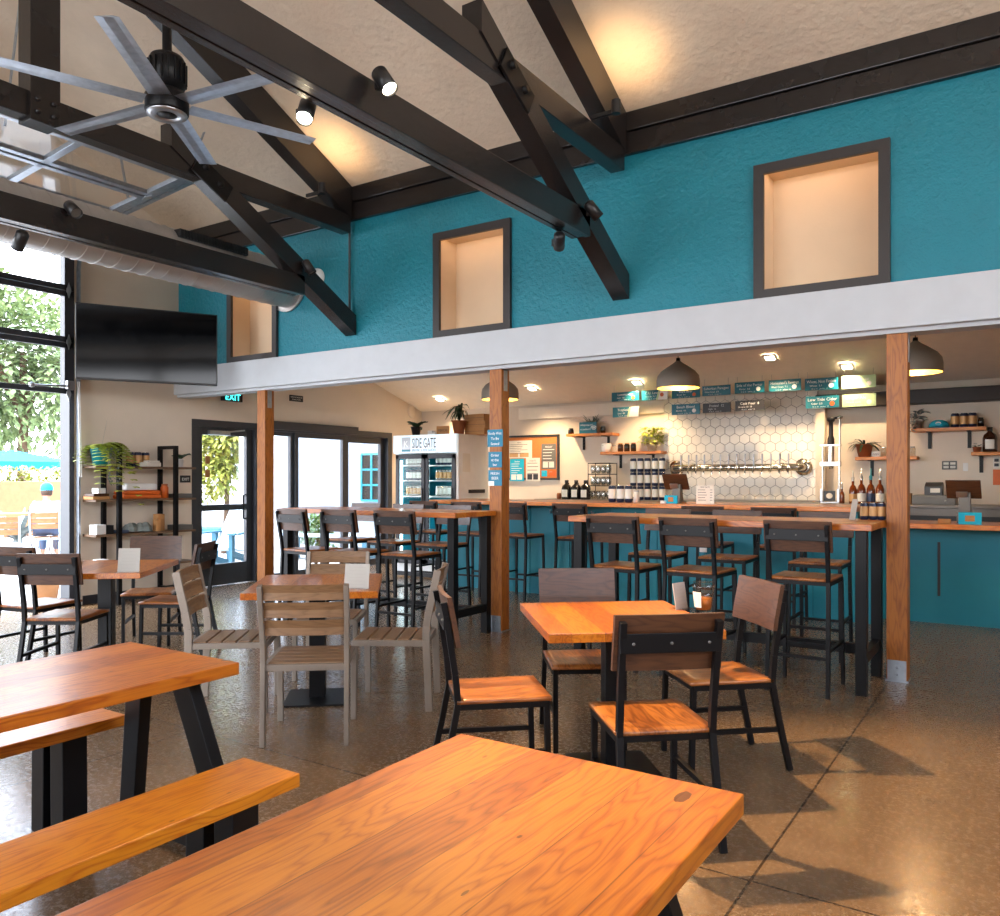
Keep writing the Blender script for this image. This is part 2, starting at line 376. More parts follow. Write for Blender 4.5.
# teal upper wall with three framed openings (recesses)
BZ0, BZ1 = 2.47, 2.79
NICHE = []
for px0, py0, px1, py1 in ((764.5, 160, 879, 290), (441, 220, 505, 331), (233, 296, 274, 362)):
    a = atV((px0), 250, VT); b = atV(px1, 250, VT)
    NICHE.append([a.x, b.x])
NZ0, NZ1 = 2.86, 3.74
w = MB(); cur = UL
TV_ = (VT, VT + .12)
for a, b in sorted(NICHE):
    a, b = a - .03, b + .03
    w.b2((cur, TV_[0], BZ1), (a, TV_[1], 4.5)); w.b2((a, TV_[0], BZ1), (b, TV_[1], NZ0 - .03)); w.b2((a, TV_[0], NZ1 + .06), (b, TV_[1], 4.5)); cur = b
w.b2((cur, TV_[0], BZ1), (UR, TV_[1], 4.5))
struct(w.build('wall_teal', 'teal'))
for k, (a, b) in enumerate(NICHE):
    f = MB(); t = .075; y0, y1 = VT - .035, VT - .001
    f.b2((a - t, y0, NZ0 - t), (a, y1, NZ1 + t)); f.b2((b, y0, NZ0 - t), (b + t, y1, NZ1 + t))
    f.b2((a, y0, NZ1), (b, y1, NZ1 + t)); f.b2((a, y0, NZ0 - t), (b, y1, NZ0))
    fr = struct(f.build('window_%d' % (k + 1), 'niche_trim'))
    r = MB(); dp = .25; yy = VT + .001
    r.b2((a - .028, yy, NZ0 - .028), (a, VT + dp, NZ1 + .058)); r.b2((b, yy, NZ0 - .028), (b + .028, VT + dp, NZ1 + .058))
    r.b2((a, yy, NZ1 + .03), (b, VT + dp, NZ1 + .058)); r.b2((a, yy, NZ0 - .028), (b, VT + dp, NZ0)); r.b2((a - .028, VT + dp, NZ0 - .028), (b + .028, VT + dp + .03, NZ1 + .058))
    r.build('recess', 'nichewall', fr)
    MB().b2((a + .04, VT + .003, NZ1 + .008), (b - .04, VT + .014, NZ1 + .027)).build('added_glow_strip', 'niche_glow', fr)  # added glowing strip, hidden behind the frame, to warm the recess
struct(MB().b2((UL, VT - .07, BZ0), (UR, VT + .22, BZ1), 0, .006).b2((UL, VT - .02, BZ0 - .03), (UR, VT + .16, BZ0)).build('trim_beam', 'beam'))
struct(MB().b2((UL, VT - .05, 4.13), (UR, VT + .0, 4.31), 0, .006).b2((UL, VT - .075, 4.315), (UR, VT, 4.47), 0, .006).build('trim_ledger', 'truss'))
# bar side soffits
struct(MB().b2((-6.9, VB - .05, 2.38), (-4.42, VB, 2.56)).build('trim_soffit', 'soffit'))
struct(MB().b2((-2.3, VB - .22, 2.33), (UR, VB, 2.5), 0, .01).build('trim_dark_beam', 'darkpipe'))
struct(MB().b2((UL + .001, GV1 + .14, 0), (UL + .015, D0 - .02, .1)).build('baseboard_left', 'frame'))

# ------------------------------------------------------------------ trusses
def truss(u0, label, dz=0.):
    t = thing('roof_truss', label, 'roof truss', (u0, VT, 0), 0, 'black timber roof trusses')
    a, b = -.15, 0.
    V = lambda v: v - VT
    MB().b2((a + .05, V(VF + .02), 3.275 + dz), (b - .05, V(5.5), 3.45 + dz)).b2((a, V(VF + .02), 3.27 + dz), (a + .045, V(5.5), 3.455 + dz), 0, .004).b2((b - .045, V(VF + .02), 3.27 + dz), (b, V(5.52), 3.455 + dz), 0, .004).build('bottom_tie', 'truss', t)
    MB().b2((a + .012, V(VF + .02), 3.985), (b - .012, V(6.17), 4.17), 0, .006).build('upper_tie', 'truss', t)
    def dg(v0, z0, v1, z1, h):      # diagonal brace with a plumb cut at the wall
        return [(V(v0), z0), (V(v1), z1), (V(v1), z1 + h), (V(v0), z0 + h)]
    m = MB().prism(dg(4.06, 4.16, 6.235, 2.93, .205), a, b, 'X'); m.build('diagonal_brace', 'truss', t)
    pl = MB().bar((b + .012, V(4.28), 4.1), (b + .012, V(4.62), 3.92), .02, .17, 0, (0, .5, .8), .004)
    for v, z in ((4.37, 4.08), (4.52, 3.98)): pl.lathe([(0, .03), (.028, .03), (.03, .0)], 10, (0, 0, 0), 0, True, Matrix.Translation((b + .015, V(v), z)) @ Matrix.Rotation(PI / 2, 4, 'Y'))
    pl.build('bolt_plate', 'black', t)
    za = lambda v: ceil_z(v)
    MB().prism([(V(6.17), za(6.17) - .34), (V(6.17), za(6.17) - .01), (V(RIDGE), za(RIDGE) - .01), (V(RIDGE), za(RIDGE) - .34)], a, b, 'X').build('rafter', 'truss', t)
    MB().prism([(V(VF + .02), za(VF) - .3), (V(VF + .02), za(VF) - .01), (V(RIDGE), za(RIDGE) - .01), (V(RIDGE), za(RIDGE) - .34)], a, b, 'X').build('rafter', 'truss', t)
    kp = MB().b2((a - .005, V(2.93), 3.96), (b + .02, V(3.14), za(3.05) - .2), 0, .006)
    for z in (4.03, 4.12):
        for v in (2.98, 3.09): kp.lathe([(0, .02), (.018, .018), (.02, 0)], 8, (0, 0, 0), 0, True, Matrix.Translation((b + .02, V(v), z)) @ Matrix.Rotation(PI / 2, 4, 'Y'))
    kp.build('king_post', 'truss', t)
    return t
truss(-2.8, 'nearest black timber roof truss crossing the top centre, its brace landing between two framed openings')
truss(-5.9, 'second black timber roof truss behind the ceiling fan, its brace landing above the left post', -.055)

# ------------------------------------------------------------------ posts
for k, (u, lab) in enumerate(((-.844, 'right fir post with a steel shoe at its foot, beside the high table end'),
                              (-4.22, 'middle fir post carrying three small teal notices'),
                              (-7.46, 'left fir post standing in front of the glazed entrance'))):
    t = thing('wooden_post', lab, 'post', (u + .068, VT + .06, 0), 0, 'fir posts under the pale beam')
    MB().box((0, 0, 1.22), (.135, .135, 2.44), 0, .006).build('shaft', 'post', t)
    s = MB().b2((-.06, -.073, .01), (.06, -.067, .15)).b2((-.06, .067, .01), (.06, .073, .15)).b2((-.074, -.074, 0), (.074, .074, .012))
    for z in (.05, .1): s.lathe([(0, .006), (.009, .005), (.009, 0)], 8, (0, 0, 0), 0, True, Matrix.Translation((0, -.073, z)) @ Matrix.Rotation(PI / 2, 4, 'X'))
    s.build('shoe_plate', 'galv', t)
    MB().b2((.0675, -.03, 2.24), (.0715, .03, 2.44)).build('strap_plate', 'galv', t)
for k, (z, ls, lab) in enumerate(((1.80, ['Kindly Wait', 'To Be', 'Seated'], 'top teal notice on the middle post'), (1.60, ['Order', 'at the', 'bar'], 'middle teal notice on the middle post'), (1.43, ['FRESH', 'BEER'], 'lowest teal and white notice on the middle post'))):
    cx = -4.22 + .0675; yy = VT + .06 - .0675
    hh = .16 if k == 0 else .145; ww = .17 if k == 0 else .15
    m = MB().b2((cx - ww / 2, yy - .006, z - hh / 2), (cx + ww / 2, yy - .001, z + hh / 2))
    for q, t in enumerate(ls): m.text(t, (cx, yy - .0068, z + hh * (.2 - .3 * q)), .036, XD, ZD, 1, ww * .85)
    if k == 2: m.b2((cx - ww / 2, yy - .0066, z - hh / 2), (cx - .01, yy - .006, z - .03), 1)
    tag(m.build('notice', ['notice', 'ink']), lab, 'sign', 'notices on the middle post')

# ------------------------------------------------------------------ glazed entrance
def pane_door(name, v0, v1, z0, z1, fr, mid=None, thick=.06, uu=None, handle=False, bottom=.0):
    uu = UL - .09 if uu is None else uu
    d = MB(); x0, x1 = uu - thick / 2, uu + thick / 2
    d.b2((x0, v0, z0), (x1, v0 + fr, z1), 0, .004); d.b2((x0, v1 - fr, z0), (x1, v1, z1), 0, .004)
    d.b2((x0, v0 + fr, z1 - fr), (x1, v1 - fr, z1), 0, .004); d.b2((x0, v0 + fr, z0), (x1, v1 - fr, z0 + (bottom or fr)), 0, .004)
    if mid: d.b2((x0, v0 + fr, mid - .04), (x1, v1 - fr, mid + .04), 0, .004)
    o = struct(d.build(name, 'frame'))
    MB().b2((uu - .004, v0 + fr, z0 + (bottom or fr)), (uu + .004, v1 - fr, z1 - fr)).build('pane', 'clear', o)
    if handle:
        vh = v1 - fr - .04
        MB().tube([(x1, vh + .03, .88), (x1 + .06, vh - .06, .88), (x1 + .06, vh - .06, 1.2), (x1, vh + .03, 1.2)], .012, 8).build('handle', 'black', o)
        MB().b2((x1, v0 + .18, z1 - .1), (x1 + .06, v0 + .5, z1 - .04), 0, .006).bar((x1 + .05, v0 + .42, z1 - .06), (x1 + .07, v0 + .72, z1 - .02), .02, .02).build('closer', 'steel', o)
    return o
f = MB()
f.b2((UL - .16, D0, 0), (UL + .01, D0 + .1, DZ - .09)); f.b2((UL - .16, D1 - .05, 0), (UL + .01, D1 + .07, DZ - .09)); f.b2((UL - .16, D2 - .1, 0), (UL + .01, D2, DZ - .09)); f.b2((UL - .16, D0, DZ - .09), (UL + .01, D2, DZ))
f.b2((UL - .1, D1, DZ - .07), (UL + .05, 9.45, DZ + .05))
struct(f.build('trim_entrance', 'frame'))
pane_door('door_1', D0 + .1, D1 - .05, .01, DZ - .09, .1, 1.04, handle=True, bottom=.28)
pane_door('door_2', D1 + .07, 8.2, .01, DZ - .09, .06)
pane_door('door_3', 8.2, 9.25, .01, DZ - .09, .07, uu=UL - .06)
pane_door('door_4', 9.25, D2 - .1, .01, DZ - .09, .1, uu=UL - .1)
stk = MB().b2((UL - .052, D0 + .24, 1.62), (UL - .05, D0 + .31, 1.72)).b2((UL - .052, D0 + .24, 1.44), (UL - .05, D0 + .31, 1.54))
tag(stk.build('window_sticker', 'card'), 'pair of small tan stickers on the entrance door glass', 'sticker')

# ------------------------------------------------------------------ sectional garage door, partly raised
g = thing('garage_door', 'glazed sectional garage door, partly raised, its upper panels lying under the ceiling', 'garage door', (UL + .05, GV1, 0))
gu = 0.
def gpanel(T, h, rows=2):
    W = GV1 - GV0
    fr = .085; m = MB()
    m.box((0, -W / 2, fr * .35), (.045, W, fr * .7), 0, .004, T); m.box((0, -W / 2, h - fr * .35), (.045, W, fr * .7), 0, .004, T)
    n = 4
    for k in range(n + 1):
        y = -W * k / n
        y += (-.05 if k == 0 else (.05 if k == n else 0))
        m.box((0, y, h / 2), (.045, .1 if k in (0, n) else .07, h), 0, .004, T)
    o = m.build('door_section', 'frame' if T.to_euler().y == 0 else 'galv', g)
    gm = MB().box((0, -W / 2, h / 2), (.008, W - .1, h - fr), 0, 0, T); gm.build('pane', 'clear', o)
    hg = MB()
    for z in (.0,):
        hg.box((.03, -.06, z), (.012, .05, .05), 0, .004, T @ Matrix.Translation((0, 0, 0)))
        hg.prism([(-.09, 0), (-.06, .075), (-.03, 0), (-.06, -.075)], .026, .034, 'X') if False else None
    q = [(.028, -.085, 0), (.028, -.06, .085), (.028, -.035, 0), (.028, -.06, -.085)]
    q2 = [(x + .012, y, z) for x, y, z in q]
    hg.add(q + q2, [[0, 1, 2, 3], [4, 5, 6, 7], [0, 1, 5, 4], [1, 2, 6, 5], [2, 3, 7, 6], [3, 0, 4, 7]], 0, False, T)
    hg.build('hinge', 'steel', o)
for z in (2.36, 2.93, 3.5): gpanel(Matrix.Translation((0, 0, z)), .565)
for k in range(3):
    u = .16 + .66 * k
    gpanel(Matrix.Translation((u, 0, 4.17 + .055 * k)) @ Matrix.Rotation(R(85), 4, 'Y'), .62)
tr = MB()
for v in (.05, -(GV1 - GV0) - .05):
    pts = [(.03, v, .0), (.03, v, 3.75), (.07, v, 3.98), (.2, v, 4.13), (.4, v, 4.17), (2.1, v, 4.33)]
    for p, q in zip(pts, pts[1:]): tr.bar(p, q, .05, .02, 0, (0, 1, 0) if abs(q[0] - p[0]) < .05 else (0, 0, 1))
tr.b2((2.05, -(GV1 - GV0) - .06, 4.3), (2.1, .06, 4.37))
tr.build('track', 'galv', g)
MB().tube([(.06, -.45, 2.42), (.075, -.25, 2.43), (.075, -.1, 2.44)], .012, 8).box((.06, -.06, 2.45), (.05, .08, .1), 0, .005).lathe([(0, .03), (.03, .02), (.03, -.02), (0, -.03)], 10, (.06, -.47, 2.42)).build('latch', 'steel', g)
MB().tube([(.07, .02, 2.5), (.08, .04, 1.7), (.09, .03, 1.45), (.085, .055, 1.44), (.08, .05, 1.8), (.07, .04, 2.5)], .007, 6).build('pull_cord', 'white', g)
hg = MB()
for (x, v, dx, dv) in ((1.9, .05, .0, .25), (1.0, .05, -.35, .1), (1.9, -1.6, .4, 0), (1.2, -1.6, -.3, .2)):
    z0 = 4.3; v1 = GV1 + v + dv; hg.bar((x, v, z0), (x + dx, v + dv, ceil_z(v1) - .02), .035, .006, 0, (0, 1, 0)); 
hg.build('hanger_bar', 'galv', g)
struct(MB().b2((UL - .17, GV1 - .02, 0), (UL + .02, GV1 + .035, GZ + .05)).b2((UL - .17, GV0 - .1, 0), (UL + .02, GV0, GZ + .05)).build('trim_garage', 'frame'))

# ------------------------------------------------------------------ spiral ducts
d = thing('spiral_duct', 'large silver spiral duct running along the left bay to the teal wall', 'duct', (-6.95, VT, 3.59))
m = MB(); r0 = .25; pr = []
v = VF + .05 - VT
T = Matrix.Rotation(-PI / 2, 4, 'X')
m.lathe([(r0, v), (r0, -.012)], 32, (0, 0, 0), 0, True, T)
n = int((VT - VF - .1) / .16)
for k in range(n):
    z = v + .08 + k * .16
    m.lathe([(r0 - .001, z - .007), (r0 + .006, z), (r0 - .001, z + .007)], 32, (0, 0, 0), 0, True, T)
m.lathe([(r0 + .05, -.03), (r0 + .05, -.012), (r0, -.012)], 28, (0, 0, 0), 0, False, T)
m.build('duct_pipe', 'tan_duct', d)
gr = MB().b2((.15, -1.55, .12), (.25, -.75, .2), 0, .01)
for k in range(22): gr.b2((.245, -1.51 + k * .034, .125), (.26, -1.495 + k * .034, .195))
gr.build('air_grille', 'plasticblack', d)

# ------------------------------------------------------------------ ceiling fan
FZ = 3.72; FC = atZ(167, 104, FZ)
t = thing('ceiling_fan', 'six-bladed dark metal ceiling fan hanging from a rod', 'fan', FC)
MB().lathe([(0, -.07), (.05, -.07), (.055, -.062), (.122, -.062), (.128, -.05), (.128, .04), (.11, .07), (.0, .07)], 28).build('hub', 'black', t)
MB().lathe([(.06, -.066), (.06, -.071), (.118, -.071), (.118, -.061)], 28).build('hub_ring', 'steel', t)
m = MB().lathe([(0, .07), (.08, .07), (.09, .1), (.108, .11), (.108, .26), (.095, .285), (.0, .29)], 24)
for k in range(18):
    a = 2 * PI * k / 18; m.box((0, 0, 0), (.01, .016, .13), 0, .003, Matrix.Rotation(a, 4, 'Z') @ Matrix.Translation((0, .11, .185)))
m.build('motor_housing', 'black', t)
MB().cyl((0, 0, 0), .028, .28, ceil_z(FC.y) - FZ - .04, 12).lathe([(.09, 0), (.1, .06)], 16, (0, 0, ceil_z(FC.y) - FZ - .1)).build('downrod', 'black', t)
tips = [atZ(x, y, FZ + .0) - FC for x, y in ((93, 5), (263, 78), (320, 143), (208, 162), (63, 128))]
base_a = sum(((math.atan2(q.y, q.x) - k * R(60) * s) for q, k, s in ()), 0)
angs = sorted(math.degrees(math.atan2(q.y, q.x)) % 60 for q in tips)
import cmath
A0 = math.degrees(cmath.phase(sum(cmath.exp(1j * 6 * math.atan2(q.y, q.x)) for q in tips)) / 6)
RL = sum(q.length for q in tips) / len(tips) * 1.03
for k in range(6):
    a = R(A0 + 60 * k); m = MB()
    vs = []; fs = []; n = 6
    for i in range(n + 1):
        s = i / n; x = .13 + (RL - .13) * s; wd = .068 - .006 * s; pz = -.012
        for (yy, zz_) in ((-wd, -.014 - pz), (-wd * .3, .0 - pz * .2), (wd * .5, .012 + pz * .5), (wd, .01 + pz), (wd * .5, .004 + pz * .4), (-wd * .3, -.008 - pz * .3)): vs.append((x, yy, zz_))
    for i in range(n):
        for j in range(6): fs.append([i * 6 + j, i * 6 + (j + 1) % 6, (i + 1) * 6 + (j + 1) % 6, (i + 1) * 6 + j])
    fs += [list(range(6)), list(range(n * 6, n * 6 + 6))]
    m.add(vs, fs, 0, False, Matrix.Rotation(a, 4, 'Z')); m.build('fan_blade', 'galv', t)

# ------------------------------------------------------------------ television
TL = Vector((-8.31, 4.59, 0)); TR = Vector((-7.63, 5.83, 0)); mid = (TL + TR) / 2; dr = (TR - TL); W = dr.length
ang = math.atan2(dr.y, dr.x)
t = thing('television', 'large black flat television angled out from the left wall', 'television', (mid.x, mid.y, 2.465), ang)
MB().b2((-W / 2, 0, 0), (W / 2, .05, .8), 0, .006).build('casing', 'plasticblack', t)
MB().b2((-W / 2 + .012, -.003, .022), (W / 2 - .012, .002, .788)).build('screen', 'tv', t)
MB().b2((-.2, .05, .25), (.2, .09, .55), 0, .005).bar((0, .08, .4), (-.1, .62, .4), .05, .08).build('wall_bracket', 'black', t)

# ------------------------------------------------------------------ furniture prototypes
def dark_chair(loc, rz, label):
    t = thing('dining_chair', label, 'chair', loc, rz, 'dark wood and black steel dining chairs')
    # sculpted seat
    vs = []; n = 10; SW, yb, yf = .2, -.215, .21
    for side, zt in ((0, .455), (1, .432)):
        for i in range(n + 1):
            for j in range(n + 1):
                x = -SW + 2 * SW * i / n; y = yb + (yf - yb) * j / n
                dx = (abs(x) - .095) / .07; dy = (y + .02) / .15
                dip = .011 * math.exp(-(dx * dx + dy * dy)) + .005 * math.exp(-(x / .14) ** 2 - ((y + .1) / .1) ** 2)
                vs.append((x, y, zt - (dip if side == 0 else 0) - (.006 if side == 0 and (i in (0, n) or j in (0, n)) else 0)))
    fs = []; q = n + 1
    for i in range(n):
        for j in range(n):
            a = i * q + j; fs.append([a, a + q, a + q + 1, a + 1]); b = a + q * q; fs.append([b, b + 1, b + q + 1, b + q])
    edge = [i * q for i in range(q)] + [n * q + j for j in range(1, q)] + [i * q + n for i in range(n - 1, -1, -1)] + [j for j in range(n - 1, 0, -1)]
    for a, b in zip(edge, edge[1:] + edge[:1]): fs.append([a, b, b + q * q, a + q * q])
    MB().add(vs, fs, 0, True).build('seat', 'seatwood', t)
    fm = MB()
    for y in (-.2, .185): fm.b2((-.19, y - .0125, .405), (.19, y + .0125, .432))
    for x in (-.185, .185): fm.b2((x - .0125, -.2, .405), (x + .0125, .19, .432))
    fm.build('seat_frame', 'black', t)
    for s in (-1, 1):
        MB().bar((s * .18, .19, .43), (s * .18, .2, 0), .026, .026, 0, (0, 1, 0), .003).build('leg', 'black', t)
        l = MB(); pts = [(s * .195, -.3, 0), (s * .19, -.245, .25), (s * .187, -.21, .43), (s * .187, -.222, .56), (s * .19, -.262, .82), (s * .19, -.274, .88)]
        for p, r in zip(pts, pts[1:]): l.bar(p, r, .026, .028, 0, (0, 1, 0), .002)
        l.build('leg', 'black', t)
    b = MB(); n = 8
    # curved back board in front of the posts
    pr = []
    for i in range(n + 1):
        x = -.218 + .436 * i / n; pr.append((x, -.012 * (1 - (x / .218) ** 2)))
    zs = ((.685, -.222), (.75, -.232), (.905, -.262))
    vs = []
    for zz_, y in zs:
        for off in (.0, .022):
            for x, cy in pr: vs.append((x, y + cy + off, zz_))
    k = n + 1; fs = []
    for L_ in range(2):
        o = L_ * 2 * k
        for i in range(n):
            fs.append([o + i, o + i + 1, o + 2 * k + i + 1, o + 2 * k + i]); fs.append([o + k + i, o + k + i + 1, o + 3 * k + i + 1, o + 3 * k + i])
        fs.append([o, o + k, o + 3 * k, o + 2 * k]); fs.append([o + n, o + k + n, o + 3 * k + n, o + 2 * k + n])
    for i in range(n): fs.append([i, i + 1, k + i + 1, k + i]); fs.append([4 * k + i, 4 * k + i + 1, 5 * k + i + 1, 5 * k + i])
    b.add(vs, fs, 0, False); b.build('backrest', 'walnut', t)
    st = MB().box((0, -.2705, .797), (.40, .008, .075), 0, .002, None)
    for x in (-.15, 0, .15): st.lathe([(0, .005), (.006, .004), (.006, 0)], 8, (0, 0, 0), 1, True, Matrix.Translation((x, -.2745, .797)) @ Matrix.Rotation(PI / 2, 4, 'X'))
    st.build('back_strap', ['black', 'greyplastic'], t)
    for s in (-1, 1): MB().bar((s * .186, -.255, .2), (s * .18, .195, .2), .022, .022).build('stretcher', 'black', t)
    return t
def bar_stool(loc, rz, label):
    t = thing('bar_stool', label, 'bar stool', loc, rz, 'dark wood and black steel bar stools')
    s_ = MB(); n = 8; SW, yb, yf = .197, -.205, .2; vs = []
    for side, zt in ((0, .768), (1, .746)):
        for i in range(n + 1):
            for j in range(n + 1):
                x = -SW + 2 * SW * i / n; y = yb + (yf - yb) * j / n
                dx = (abs(x) - .09) / .065; dy = (y + .02) / .14
                vs.append((x, y, zt - (.010 * math.exp(-(dx * dx + dy * dy)) if side == 0 else 0) - (.005 if side == 0 and (i in (0, n) or j in (0, n)) else 0)))
    q = n + 1; fs = []
    for i in range(n):
        for j in range(n):
            a = i * q + j; fs.append([a, a + q, a + q + 1, a + 1]); b = a + q * q; fs.append([b, b + 1, b + q + 1, b + q])
    edge = [i * q for i in range(q)] + [n * q + j for j in range(1, q)] + [i * q + n for i in range(n - 1, -1, -1)] + [j for j in range(n - 1, 0, -1)]
    for a, b in zip(edge, edge[1:] + edge[:1]): fs.append([a, b, b + q * q, a + q * q])
    s_.add(vs, fs, 0, True).build('seat', 'seatwood', t)
    fm = MB()
    for y in (-.195, .185): fm.b2((-.19, y - .0125, .72), (.19, y + .0125, .746))
    for x in (-.187, .187): fm.b2((x - .0125, -.195, .72), (x + .0125, .19, .746))
    fm.build('seat_frame', 'black', t)
    for s in (-1, 1):
        MB().bar((s * .187, .19, .745), (s * .197, .204, 0), .026, .026, 0, (0, 1, 0), .003).build('leg', 'black', t)
        l = MB(); pts = [(s * .195, -.25, 0), (s * .19, -.215, .5), (s * .188, -.205, .745), (s * .188, -.222, .87), (s * .19, -.268, 1.12)]
        for p, r in zip(pts, pts[1:]): l.bar(p, r, .026, .028, 0, (0, 1, 0), .002)
        l.build('leg', 'black', t)
    b = MB(); vs = []
    pr = [(-.217 + .434 * i / 6, -.010 * (1 - ((i - 3) / 3) ** 2)) for i in range(7)]
    zs = ((.942, -.222), (1.144, -.258)); k = 7
    for zz_, y in zs:
        for off in (0, .022):
            for x, cy in pr: vs.append((x, y + cy + off, zz_))
    fs = []
    for i in range(6): fs += [[i, i + 1, 2 * k + i + 1, 2 * k + i], [k + i, k + i + 1, 3 * k + i + 1, 3 * k + i], [i, i + 1, k + i + 1, k + i], [2 * k + i, 2 * k + i + 1, 3 * k + i + 1, 3 * k + i]]
    fs += [[0, k, 3 * k, 2 * k], [6, k + 6, 3 * k + 6, 2 * k + 6]]
    b.add(vs, fs); b.build('backrest', 'walnut', t)
    st = MB().box((0, -.264, 1.053), (.40, .008, .075), 0, .002)
    for x in (-.14, 0, .14): st.lathe([(0, .005), (.006, .004), (.006, 0)], 8, (0, 0, 0), 1, True, Matrix.Translation((x, -.268, 1.053)) @ Matrix.Rotation(PI / 2, 4, 'X'))
    st.build('back_strap', ['black', 'greyplastic'], t)
    for s in (-1, 1): MB().bar((s * .192, -.23, .3), (s * .193, .2, .3), .02, .02).build('stretcher', 'black', t)
    MB().bar((-.195, .202, .25), (.195, .202, .25), .022, .022).build('footrest', 'black', t)
    MB().bar((-.192, -.233, .25), (.192, -.233, .25), .02, .02).build('stretcher', 'black', t)
    return t
def slat_chair(loc, rz, label, seatm='slat', group='taupe slatted chairs with metal frames', fr='alu', cat='chair'):
    t = thing('slatted_chair', label, cat, loc, rz, group)
    for s in (-1, 1):
        MB().bar((s * .212, .215, .43), (s * .212, .22, 0), .032, .034, 0, (0, 1, 0), .004).build('leg', fr, t)
        l = MB(); pts = [(s * .22, -.245, 0), (s * .22, -.232, .3), (s * .22, -.225, .44), (s * .22, -.228, .52), (s * .222, -.245, .62), (s * .224, -.272, .74), (s * .224, -.298, .862)]
        for p, r in zip(pts, pts[1:]): l.bar(p, r, .026, .045, 0, (0, 1, 0), .003)
        l.build('leg', fr, t)
    fm = MB()
    fm.b2((-.22, .2, .395), (.22, .232, .43), 0, .004); fm.b2((-.22, -.235, .395), (.22, -.205, .43), 0, .004)
    for x in (-.212, .212): fm.b2((x - .013, -.22, .395), (x + .013, .22, .43), 0, .004)
    fm.build('seat_frame', fr, t)
    for k in range(5):
        y = -.17 + k * .088
        MB().b2((-.198, y - .038, .42), (.198, y + .038, .437), 0, .004).build('seat_slat', seatm, t)
    for z, y in ((.63, -.243), (.727, -.265), (.822, -.287)):
        m = MB(); n = 6; vs = []
        for i in range(n + 1):
            x = -.21 + .42 * i / n; cy = -.018 * (1 - (x / .21) ** 2)
            for (dy, dz) in ((-.008, -.041), (.009, -.043), (-.009, .041), (-.026, .043)): vs.append((x, y + cy + dy + .008, z + dz))
        fs = []
        for i in range(n):
            o = i * 4
            for a, b in ((0, 1), (1, 3), (3, 2), (2, 0)): fs.append([o + a, o + b, o + 4 + b, o + 4 + a])
        fs += [[0, 1, 3, 2], [n * 4, n * 4 + 1, n * 4 + 3, n * 4 + 2]]
        m.add(vs, fs); m.build('back_slat', seatm, t)
    return t
def square_table(loc, rz, sx, sy, label, base=.56, top='fir'):
    t = thing('square_table', label, 'table', loc, rz, 'square pedestal tables')
    MB().b2((-sx / 2, -sy / 2, .708), (sx / 2, sy / 2, .75), 0, .004).build('tabletop', top, t)
    MB().b2((-.05, -.05, .02), (.05, .05, .69), 0, .004).build('pedestal', 'black', t)
    MB().b2((-base / 2, -base / 2, 0), (base / 2, base / 2, .012), 0, .003).build('base_plate', 'black', t)
    MB().b2((-.25, -.25, .69), (.25, .25, .708), 0, .003).build('top_plate', 'black', t)
    return t

# dark chairs
dc = dark_chair((-1.316, 3.122, 0), R(41.3), 'dark wood dining chair nearest the camera, its back to us, at the centre square table')
for (x, y, a, lab) in ((-2.07, 3.135, 313, 'dark wood dining chair seen side-on at the left of the centre square table'),
                       (-2.03, 3.92, 217, 'dark wood dining chair facing us behind the centre square table'),
                       (-1.33, 4.0, 133, 'dark wood dining chair with a glossy back, right side of the centre square table'),
                       (-5.80, 3.15, 33, 'dark wood dining chair, back to us, in front of the far left table'),
                       (-6.52, 3.33, 14, 'dark wood dining chair at the frame edge, left of the far left table'),
                       (-6.40, 4.2, 226, 'dark wood dining chair between the far left table and the ladder shelf'),
                       (-5.80, 4.02, 124, 'dark wood dining chair right of the far left table, partly behind a slatted chair')):
    dup(dc, (x, y, 0), R(a), lab)
# stools
bs = bar_stool((-2.6, 5.74, 0), R(358), 'dark bar stool, back to us, at the left end of the right high table')
for (x, y, a, lab) in ((-2.02, 5.76, 357, 'dark bar stool, back to us, at the middle front of the right high table'),
                       (-1.277, 5.76, 359, 'dark bar stool, back to us, at the right end of the right high table'),
                       (-2.79, 6.83, 180, 'dark bar stool facing us behind the right high table, leftmost'),
                       (-2.15, 6.83, 180, 'dark bar stool facing us behind the right high table, middle'),
                       (-1.41, 6.83, 180, 'dark bar stool facing us behind the right high table, rightmost'),
                       (-5.70, 5.43, 355, 'dark bar stool, back to us, at the left high table, leftmost beside the left post'),
                       (-5.21, 5.53, 358, 'dark bar stool, back to us, at the left high table, middle of three'),
                       (-4.63, 5.59, 4, 'dark bar stool, back to us, at the left high table, nearest the middle post'),
                       (-6.3, 6.58, 180, 'dark bar stool facing us behind the left high table, leftmost'),
                       (-5.68, 6.58, 180, 'dark bar stool facing us behind the left high table, middle'),
                       (-5.05, 6.58, 180, 'dark bar stool facing us behind the left high table, by the table end'),
                       (-6.38, 8.2, 0, 'dark bar stool at the bar in front of the drinks cooler, leftmost'),
                       (-5.73, 8.2, 2, 'dark bar stool at the bar left of the middle post'),
                       (-5.08, 8.2, 0, 'dark bar stool at the bar half hidden by the middle post'),
                       (-4.30, 8.2, 0, 'dark bar stool at the bar just right of the middle post'),
                       (-2.78, 8.2, 2, 'dark bar stool at the bar below the cash register'),
                       (-2.06, 8.2, 358, 'dark bar stool at the bar below the beer taps, rightmost')):
    dup(bs, (x, y, 0), R(a), lab)
sc_ = slat_chair((-3.376, 3.209, 0), R(38), 'taupe slatted chair nearest us, its back to us, at the small square table')
for (x, y, a, lab) in ((-4.18, 3.33, 309, 'taupe slatted chair at the left side of the small square table'),
                       (-4.27, 4.25, 214, 'taupe slatted chair facing us behind the small square table'),
                       (-3.39, 3.943, 121, 'taupe slatted chair seen side-on at the right of the small square table')):
    dup(sc_, (x, y, 0), R(a), lab)
